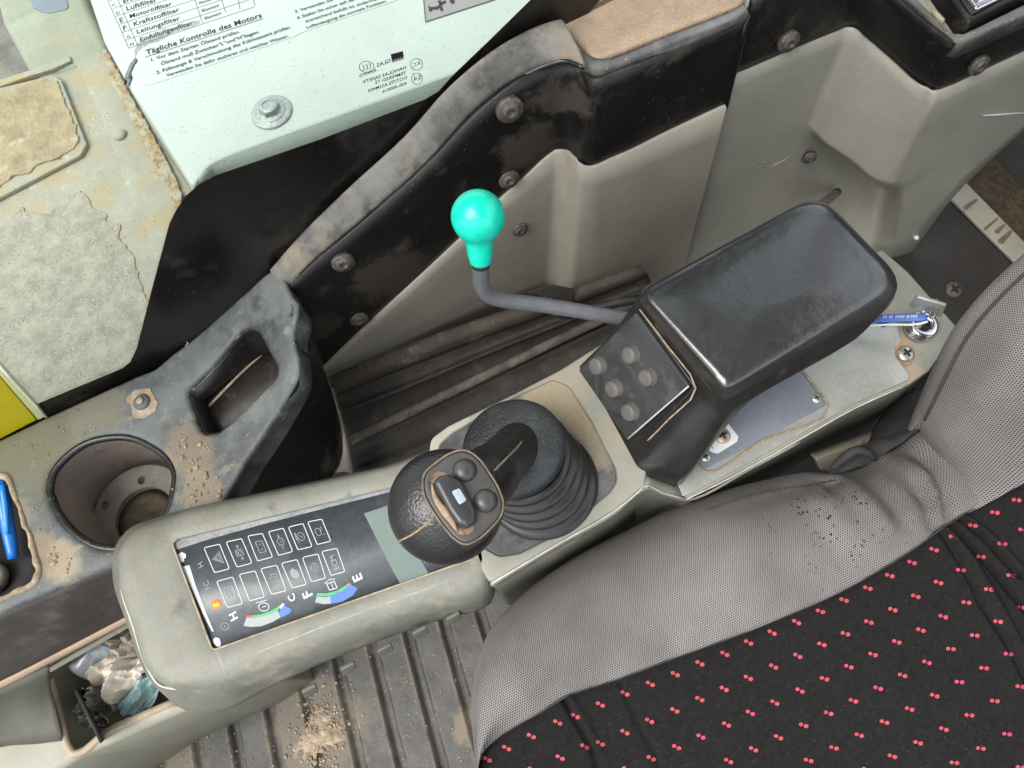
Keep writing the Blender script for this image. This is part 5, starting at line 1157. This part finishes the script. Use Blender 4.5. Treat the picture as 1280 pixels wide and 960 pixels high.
# ------------------------------------------------------------------ lever
lev = thing('safety_lever', 'grey bent lever with a bright green ball knob in front of the wall panel', 'lever', Z(780, 398, .52))
path = [Z(601, 322, .640), Z(601, 340, .622), Z(602, 356, .606), Z(610, 368, .592), Z(628, 375, .580), Z(660, 379, .566), Z(720, 388, .545), Z(783, 399, .525), Z(840, 408, .51)]
obj('rod', tube(path, 11.2 * .52 / F, 18, 5), m_rod, lev)
kc = Z(597.5, 271, .665); kr = 34.5 * (H - .665) / F / .86
kd = Z(601, 330, .634) - kc; kL = np.linalg.norm(kd); kd /= kL
prof = [(-kr * math.cos(a), kr * math.sin(a)) for a in np.linspace(.02, 2.35, 22)] + [(kr * .86, kr * .585), (kr * 1.05, kr * .53), (kL * .75, kr * .49), (kL * .93, kr * .42), (kL * .97, kr * .40), (kL * .985, kr * .36)]
obj('ball_knob', lathe(kc, kd, prof, 40), m_green, lev)
obj('collar', lathe(kc + kd * kL * .98, kd, [(0, kr * .34), (.0015, kr * .36), (.003, kr * .34)], 24), m_dark, lev)

# ------------------------------------------------------------------ ignition, key and tag
ign = thing('ignition_switch', 'round metal ignition lock on the rear end of the console', 'ignition lock', frr.w(frr.uv(1146, 412)))
ci = frr.w(frr.uv(1148, 411)); ri_ = 19.5 * (H - zr) / F
obj('lock_ring', lathe(ci, (.05, -.05, 1), [(0, ri_ * 1.05), (.004, ri_ * 1.05), (.0045, ri_), (.010, ri_ * .98), (.0115, ri_ * .88), (.0115, ri_ * .5), (.009, ri_ * .45), (.009, 0)], 36, cap1=False), m_chrome, ign)
obj('lock_core', lathe(ci + [0, 0, .009], (.05, -.05, 1), [(0, ri_ * .42), (.003, ri_ * .40), (.0033, 0)], 20, cap1=False), m_dark, ign)
key = thing('ignition_key', 'flat steel key standing in the ignition lock beside the seat', 'key', Z(1160, 384, .49))
fk = Frame(Z(1137, 381, .492), Z(1177, 394, .492), Z(1145, 371, .515))
obj('key_bow', plate(fk, rounded(uvs(fk, [(1137, 381.5), (1146, 369.5), (1183, 381), (1177, 395)]), .0012, 3), .0026, .0005, lift=.0013), m_steel, key)
obj('key_blade', tube([Z(1155, 388, .492), Z(1150, 402, .475), Z(1148, 411, .466)], .0022, 8, 2), m_steel, key)
obj('key_ring', tube([Z(1170, 374, .512), Z(1173, 378, .513), Z(1172, 388, .508), Z(1167, 396, .500), Z(1163, 398, .494), Z(1163, 390, .492), Z(1167, 380, .500), Z(1170, 374, .512)], .0009, 8, 4), m_chrome, key)
tag = thing('key_tag', 'blue key tag strip with worn white print beside the ignition lock', 'key tag', Z(1130, 396, .488))
ftg = Frame(Z(1098, 402, .482), Z(1158, 396, .494), Z(1110, 390, .486))
obj('strap', plate(ftg, rounded(uvs(ftg, [(1080, 404), (1084, 395), (1110, 392.6), (1155, 391.4), (1159, 393.5), (1159, 399), (1155, 401), (1098, 403)]), .0012, 3), .0025, .0006, lift=.0), m_bluetag, tag)
obj('strap_edge', tube([ftg.w(ftg.uv(*p), -.002) for p in [(1084, 406.5), (1110, 405), (1150, 404), (1160, 401)]], .0010, 6, 3), m_label, tag)
obj('strap_end', plate(ftg, rounded(uvs(ftg, [(1094, 403), (1112, 402), (1110, 405), (1104, 408), (1098, 404.5)]), .0005, 2), .002, .0004, lift=-.003), mat('strap_dark', (.01, .03, .2), .5), tag)
tw = []
for x0, x1 in [(1103, 1109), (1111, 1116), (1119, 1131), (1133, 1137), (1138, 1147)]:
    n_ = max(2, int((x1 - x0) / 2.2))
    for i in range(n_):
        xx = x0 + (x1 - x0) * (i + .5) / n_; tw.append(strip_mb(ftg, [(xx - .6, 398.2 - (xx - 1103) * .025), (xx + .5, 394.6 - (xx - 1103) * .025)], .0005, .0003)); tw.append(strip_mb(ftg, [(xx - .8, 396.4 - (xx - 1103) * .025), (xx + .9, 396.2 - (xx - 1103) * .025)], .0004, .0003))
obj('worn_print', merge(*tw), m_icon, tag, smooth=False)

# ------------------------------------------------------------------ seat
seat = thing('operator_seat', 'grey mesh operator seat with a charcoal insert dotted with red motifs', 'seat', Z(1000, 800, .45))
E = [(600, 1010), (592, 930), (589, 880), (594, 835), (610, 792), (648, 748), (706, 704), (775, 667), (850, 632), (912, 611), (965, 598), (1008, 590), (1038, 591), (1066, 586), (1110, 562), (1150, 530), (1190, 480)]
S = [(592, 980), (606, 938), (622, 923), (645, 908), (672, 893), (706, 872), (775, 848), (850, 820), (920, 795), (985, 769), (1050, 740), (1092, 717), (1132, 693), (1170, 666), (1204, 643), (1240, 624), (1300, 594)]
zE, zS = .432, .472
rowsS = []
E3 = [Z(p[0], p[1], zE) for p in E]; S3 = [Z(p[0], p[1], zS) for p in S]
inn_dir = [(s - e) for s, e in zip(S3, E3)]
rowsS.append([e + np.array([0, 0, -.16]) + d / np.linalg.norm(d) * .03 for e, d in zip(E3, inn_dir)])
rowsS.append([e + np.array([0, 0, -.045]) + d / np.linalg.norm(d) * .003 for e, d in zip(E3, inn_dir)])
for t, z in [(0.0, zE), (.07, .457), (.2, .476), (.42, .487), (.68, .488), (.9, .480), (.985, .4765), (1.0, .4745)]:
    rowsS.append([Z(e[0] * (1 - t) + s[0] * t, e[1] * (1 - t) + s[1] * t, z) for e, s in zip(E, S)])
def line_groove(P, lines, w, depth):
    out = np.zeros(len(P))
    for ln_, ww, dd in lines:
        d = np.full(len(P), 9.0)
        for a, b in zip(ln_[:-1], ln_[1:]):
            ab = b - a; t = np.clip(((P[:, :2] - a) @ ab) / (ab @ ab), 0, 1); d = np.minimum(d, np.linalg.norm(P[:, :2] - a - t[:, None] * ab, axis=1))
        out += dd * depth * np.exp(-(d / (ww * w)) ** 2)
    return out
def pl_xy(pts, z=.476): return [XY(p[0], p[1], z) for p in pts]
folds = [(pl_xy([(1100, 575), (1130, 610), (1160, 640), (1178, 662)]), 1.2, -1.0), (pl_xy([(1140, 545), (1160, 590), (1185, 640)]), 1.0, -1.3), (pl_xy([(1118, 560), (1150, 600), (1172, 650)]), .9, .9), (pl_xy([(1075, 585), (1095, 615), (1120, 650)]), 1.3, -.7),
         (pl_xy([(1060, 590), (1075, 625), (1105, 665)]), 1.3, .6), (pl_xy([(985, 612), (1020, 600), (1050, 594)]), .8, -.6), (pl_xy([(1055, 596), (1030, 618)]), .5, -.8), (pl_xy([(1010, 640), (1035, 680)]), 2.0, -.4), (pl_xy([(700, 720), (690, 800), (704, 872)]), 2.5, -.35), (pl_xy([(1128, 560), (1140, 590), (1155, 625), (1165, 655)]), .6, -.7), (pl_xy([(1108, 572), (1118, 600), (1140, 640)]), .7, .6), (pl_xy([(1085, 580), (1098, 605), (1112, 640)]), .6, -.6), (pl_xy([(1040, 598), (1048, 620)]), .6, -.5), (pl_xy([(900, 640), (960, 622), (1010, 616), (1050, 600)]), .8, -.35)]
def seat_disp(P):
    z = np.array([fbm(p, 14, 3) * .0022 + fbm(p, 45, 2) * .0005 for p in P]); z += line_groove(P, folds, .006, .0075)
    return np.stack([np.zeros(len(P)), np.zeros(len(P)), np.where(P[:, 2] > .43, z, 0)], 1)
obj('mesh_border', grid(rowsS, 4, 6, disp=seat_disp), m_mesh, seat, toward=False, weld=0)
hem = [(888, 625), (930, 612), (970, 604), (1005, 600), (1046, 594)]
# charcoal insert
far = [(560, 1330), (640, 1330), (700, 1330), (760, 1330), (820, 1330), (880, 1330), (980, 1320), (1060, 1300), (1140, 1280), (1220, 1250), (1300, 1220), (1350, 1190), (1390, 1150), (1420, 1110), (1450, 1060), (1480, 1010), (1520, 940)]
rI = []
for t, z in [(0, .4735), (.012, .4752), (.05, .4768), (.15, .478), (.35, .476), (.65, .470), (1, .46)]:
    rI.append([Z(s[0] * (1 - t) + f[0] * t, s[1] * (1 - t) + f[1] * t, z) for s, f in zip(S, far)])
ins_f = [(pl_xy([(1189, 655), (1233, 703), (1285, 765), (1330, 820)]), .9, -2.6), (pl_xy([(1200, 645), (1226, 668), (1252, 697), (1275, 720)]), .7, -2.0), (pl_xy([(1177, 662), (1205, 712), (1227, 756), (1258, 800), (1300, 880)]), .8, -1.6), (pl_xy([(1184, 658), (1217, 705), (1255, 770), (1290, 830)]), 1.0, 1.4),
         (pl_xy([(1206, 642), (1240, 672), (1280, 715)]), .8, 1.0), (pl_xy([(704, 872), (720, 899), (742, 937), (756, 990)]), .9, -2.0), (pl_xy([(777, 855), (795, 899), (817, 937), (840, 1000)]), .8, -1.1), (pl_xy([(712, 872), (732, 905), (752, 945)]), 1.2, 1.0)]
def ins_disp(P):
    z = np.array([fbm(p, 11, 3) * .0022 for p in P]); z += line_groove(P, ins_f, .0028, .0026)
    return np.stack([np.zeros(len(P)), np.zeros(len(P)), z], 1)
gi = grid(rI, 26, 22, disp=ins_disp)
insert = obj('dotted_insert', gi, m_insert, seat, toward=True, weld=0)
Vi, Fi = gi.arrays(); bvi = BVHTree.FromPolygons([Vector(p) for p in Vi], Fi)
obj('insert_seam', tube([Z(p[0], p[1], .4738) for p in S], .0007, 6, 5), m_pipe, seat)
# woven motifs: rows fitted to the cloth
ctrl = {(0, 0): (750.3, 880.6), (1, 0): (781, 866.6), (2, 0): (812.8, 854.7), (3, 0): (844, 842.5), (4, 0): (874.7, 829), (5, 0): (906, 817.2), (6, 0): (935.6, 803), (7, 0): (965, 790.6), (8, 0): (995.6, 777.5), (9, 0): (1025.3, 764), (10, 0): (1055, 750), (11, 0): (1084.7, 735), (12, 0): (1112, 719.4), (13, 0): (1140, 703), (14, 0): (1167.5, 686.9), (15, 0): (1191.6, 671), (16, 0): (1216, 656.9), (17, 0): (1243.4, 640.6), (18, 0): (1270.6, 625),
        (0, 1): (750.3, 929), (1, 1): (781, 915), (2, 1): (811.9, 901), (3, 1): (843.4, 887.8), (4, 1): (874.7, 873.8), (5, 1): (905, 861), (6, 1): (935.3, 847.2), (7, 1): (966.9, 833), (10, 1): (1056.6, 792), (11, 1): (1086, 777.5), (12, 1): (1116, 761.9), (13, 1): (1144.7, 745.3), (14, 1): (1173, 728), (15, 1): (1201, 712.5), (16, 1): (1226, 696), (17, 1): (1253, 679.7),
        (3, 2): (845.6, 933.8), (4, 2): (876, 920.6), (5, 2): (908, 905.6), (6, 2): (937.8, 891), (7, 2): (968.4, 878), (13, 2): (1151, 787.5), (14, 2): (1179, 770.6), (15, 2): (1208, 753), (16, 2): (1236, 736.6)}
def feat(i, j): return [1, i, j, i * i, i * j, j * j, i ** 3, i * i * j]
Am_ = np.array([feat(*k) for k in ctrl]); Bm = np.array(list(ctrl.values()))
Xf = np.linalg.lstsq(Am_, Bm, rcond=None)[0]
mots = [ctrl.get((i, j)) or tuple(np.array(feat(i, j)) @ Xf) for j in range(0, 10) for i in range(0, 24)]
mots += [(719, 895), (731, 933), (697, 903), (664, 920), (633, 935), (609, 949), (700, 947), (665, 962)]
cells = []
Sx = np.array(S)
for px, py in mots:
    if px > 1420 or py > 1130 or px < 560: continue
    up_ = -1 if px < 1010 else 1
    sl = math.atan2(.52 if px < 1000 else (.32 if px < 1180 else .12), 1.0)
    mbm = MB(); ok = True
    for s_ in (-1, 1):
        c = (px + s_ * 3.4 * math.cos(sl), py + s_ * 3.4 * math.sin(sl)); rr = 2.6 if s_ < 0 else 2.9
        P = []
        for a in range(0, 360, 45):
            d = Vector(ray(c[0] + rr * 1.05 * math.cos(R(a + 22)), c[1] + rr * .92 * math.sin(R(a + 22)))).normalized(); hh = bvi.ray_cast(Vector(CAM), d)
            if hh[0] is None: ok = False; break
            P.append(np.array(hh[0]) - np.array(d) * .0004)
        if not ok: break
        m_ = np.mean(P, 0); P2 = [m_ * .88 + p * .12 for p in P]
        mbm.add(P + P2, [(k, (k + 1) % 8, (k + 1) % 8 + 8, k + 8) for k in range(8)])
    if ok: cells.append(mbm)
obj('red_motifs', merge(*cells), m_red, seat, kind='stuff')
# backrest side
K0 = [(1150, 536), (1152, 522), (1159, 501), (1171, 472), (1199, 411), (1241, 359), (1310, 297), (1380, 240)]
K1 = [(1153, 545), (1157, 526), (1167, 507), (1181, 480), (1211, 426), (1253, 375), (1322, 313), (1392, 256)]
K2 = [(1168, 572), (1180, 550), (1196, 528), (1214, 503), (1248, 462), (1292, 418), (1360, 360), (1430, 300)]
K3 = [(1189, 602), (1208, 582), (1228, 564), (1250, 545), (1286, 514), (1332, 476), (1400, 430), (1470, 380)]
K4 = [(1210, 641), (1234, 629), (1258, 616), (1290, 598), (1340, 570), (1390, 545), (1460, 510), (1530, 480)]
Kz = [(.464, .486, .504, .522, .548, .574, .600, .622), (.466, .492, .512, .53, .556, .582, .608, .63), (.470, .505, .525, .545, .572, .60, .625, .65), (.474, .499, .515, .532, .556, .58, .60, .62), (.474, .478, .480, .486, .50, .51, .52, .53)]
rk_ = [[Z(p[0], p[1], z) for p, z in zip(Kp, zz)] for Kp, zz in zip((K0, K1, K2, K3, K4), Kz)]
rk_ = [[p + np.array([.004, -.004, -.05]) for p in rk_[0]]] + rk_
def back_disp(P):
    z = np.array([fbm(p, 18, 3) * .0025 for p in P]); z += line_groove(P, [([XY(1178, 560, .5), XY(1200, 585, .5), XY(1225, 600, .5), XY(1245, 608, .5)], 2.2, -.5)], .006, .004)
    return np.stack([z * .2, z * .2, z], 1)
_kp = np.array([p for r in rk_[1:5] for p in r[2:]]); _sv = np.linalg.svd(_kp - _kp.mean(0))[2]
obj('backrest_side', grid(rk_, 6, 6, disp=back_disp), mesh_fabric('grey_backrest_mesh', _sv[0], _sv[1]), seat, toward=True, weld=0)
pp_ = [(p[0] * .25 + q[0] * .75, p[1] * .25 + q[1] * .75) for p, q in zip(K0[1:], K1[1:])]
obj('backrest_piping', tube([Z(p[0], p[1], z + .002) for p, z in zip(pp_, Kz[1][1:])], .0011, 8, 5), m_pipe, seat)
# lower backrest insert continues the charcoal cloth
# black skirt cloth bunched between seat and console
sk = [[Z(1168, 478, .445), Z(1158, 497, .445), Z(1152, 530, .455), Z(1128, 556, .452), Z(1100, 572, .446), Z(1066, 586, .445), Z(1030, 592, .438)],
      [Z(1150, 480, .43), Z(1140, 500, .425), Z(1130, 530, .44), Z(1110, 552, .446), Z(1086, 566, .446), Z(1062, 574, .446), Z(1040, 586, .44)],
      [Z(1135, 490, .40), Z(1120, 510, .40), Z(1110, 530, .425), Z(1098, 548, .438), Z(1082, 560, .442), Z(1066, 564, .442), Z(1056, 574, .44)],
      [Z(1118, 500, .36), Z(1105, 515, .36), Z(1092, 535, .38), Z(1086, 550, .41), Z(1078, 562, .42), Z(1066, 570, .42), Z(1056, 580, .42)]]
obj('skirt_cloth', grid(sk, 5, 5, disp=lambda P: np.stack([np.array([fbm(p, 26, 3) * .004 for p in P])] * 3, 1)), m_cloth, seat, solid=.002, toward=True)
obj('cloth_curl', tube([Z(1040, 586, .448), Z(1056, 572, .456), Z(1070, 563, .460), Z(1084, 566, .458), Z(1094, 574, .452)], [.003, .0045, .004, .0035, .002], 8, 4), m_cloth, seat)
obj('border_hem', tube([Z(p[0], p[1], zz) for p, zz in zip([(884, 637), (920, 624), (970, 612), (1010, 606), (1044, 600)], [.470, .468, .466, .463, .458])], .0005, 6, 5), m_pipe, seat)

# ------------------------------------------------------------------ side bin
zb = .265
fbn = flat(zb)
bn = thing('storage_bin', 'grey side bin with a tan rim holding rubbish below the front console', 'bin', Z(120, 880, zb))
bo = [(-60, 890), (0, 862), (60, 832), (165, 772), (260, 760), (290, 850), (232, 888), (100, 947), (40, 985), (-60, 1060)]
bh = rounded(uvs(fbn, [(56, 833), (160, 776), (262, 790), (250, 862), (217, 876), (130, 915), (96, 941), (84, 934), (78, 915)]), [.01, .004, .01, .01, .004, .004, .008, .008, .01], 4)
obj('shell', plate(fbn, rounded(uvs(fbn, bo), .004), .26, .008, holes=[(bh, .10, .004, .004)], flare=.0, dens=.02), m_bin, bn)
rimb = [(62, 850), (70, 880), (78, 912), (84, 932), (92, 942), (100, 941), (132, 916), (175, 896), (219, 877)]
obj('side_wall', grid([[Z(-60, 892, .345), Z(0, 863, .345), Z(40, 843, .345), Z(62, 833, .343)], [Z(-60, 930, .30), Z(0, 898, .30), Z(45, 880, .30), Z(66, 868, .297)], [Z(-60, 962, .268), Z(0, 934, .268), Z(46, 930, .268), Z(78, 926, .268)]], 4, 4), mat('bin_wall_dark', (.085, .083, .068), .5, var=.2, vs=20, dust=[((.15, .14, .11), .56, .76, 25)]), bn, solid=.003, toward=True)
obj('tan_rim', tube([fbn.w(fbn.uv(*p), -.001) for p in rimb], .0042, 8, 4), mat('tan_rim', (.33, .26, .18), .6, var=.2, vs=40), bn)
obj('divider', plate(Frame(Z(99, 862, zb - .04), Z(131, 925, zb + .006), Z(104, 866, zb - .09)), np.array([[0, 0], [.001, 0], [.001, 0.001]]) if False else uvs(Frame(Z(99, 862, zb - .04), Z(131, 925, zb + .006), Z(104, 866, zb - .09)), [(96, 862), (99, 860), (132, 923), (129, 927)]), .003, .0004), m_dark, bn)
bot = thing('plastic_bottle', 'crushed clear plastic bottle with a blue cap lying in the bin', 'bottle', Z(125, 815, .23))
b0, b1 = Z(108, 842, .225), Z(142, 788, .232); bd = (b1 - b0) / np.linalg.norm(b1 - b0)
obj('bottle_body', lathe(b0, bd, [(0, .014), (.004, .024), (.010, .028), (.016, .0265), (.020, .028), (.026, .0265), (.030, .028), (.044, .027), (.052, .020), (.060, .012), (.066, .011)], 28), m_pet, bot)
obj('cap', lathe(b0 + bd * .062, bd, [(0, .0135), (.012, .0135), (.013, .012), (.0132, 0)], 20, cap1=False), mat('cap_blue', (.02, .25, .6), .3), bot)
obj('bottle_label', lathe(b0 + bd * .031, bd, [(0, .0284), (.013, .0276)], 28, cap0=False, cap1=False), mat('bottle_label', (.36, .44, .48), .4, var=.3, vs=60, dust=[((.5, .42, .3), .6, .65, 80)]), bot)
def crumple(name, px_c, z, sx, sy, m, label, cat, seed, hgt=.02, n=40, part='sheet', ang=0.0):
    c = Z(px_c[0], px_c[1], z); t = thing(name, label, cat, c)
    rows = []
    for a in np.linspace(-1, 1, n):
        row = []
        for b in np.linspace(-1, 1, n):
            p = np.array([a, b, seed * 3.7])
            h = (1 - 2.4 * abs(fbm(p, .9, 2))) * hgt * .8 + (1 - 2.4 * abs(fbm(p + 7, 1.9, 2))) * hgt * .3 - (a * a + b * b) * hgt * .5
            x, y = a * sx * (1 + .2 * fbm(p, 1.3)), b * sy * (1 + .2 * fbm(p + 4, 1.3)); row.append(c + np.array([x * math.cos(ang) - y * math.sin(ang), x * math.sin(ang) + y * math.cos(ang), h]))
        rows.append(row)
    mb = MB(); mb.loft(rows, close=False); obj(part, mb, m, t, solid=.0006, toward=True, smooth=True, angle=28); return t
crumple('paper_bag', (155, 835), .242, .040, .024, m_paper, 'crumpled greyish paper bag stuffed in the bin beside the bottle', 'paper bag', 2, .03, ang=R(20))
crumple('snack_wrapper', (152, 806), .248, .020, .018, mat('printed_wrapper', (.46, .42, .34), .5, var=.35, vs=70, dust=[((.20, .26, .06), .6, .64, 50)]), 'pale wrapper with an olive spot at the top of the rubbish', 'wrapper', 5, .02)
crumple('foil_tray', (118, 885), .235, .017, .021, m_foil, 'dull silver foil ball standing against the bin divider', 'foil', 8, .022, ang=R(-20))
crumple('teal_wrapper', (182, 862), .242, .030, .013, m_teal, 'pale teal plastic wrapper lying along the bin edge', 'wrapper', 11, .010, ang=R(25))
crumple('white_tissue', (112, 900), .222, .012, .010, m_label, 'small white tissue at the bottom corner of the bin', 'tissue', 14, .012)
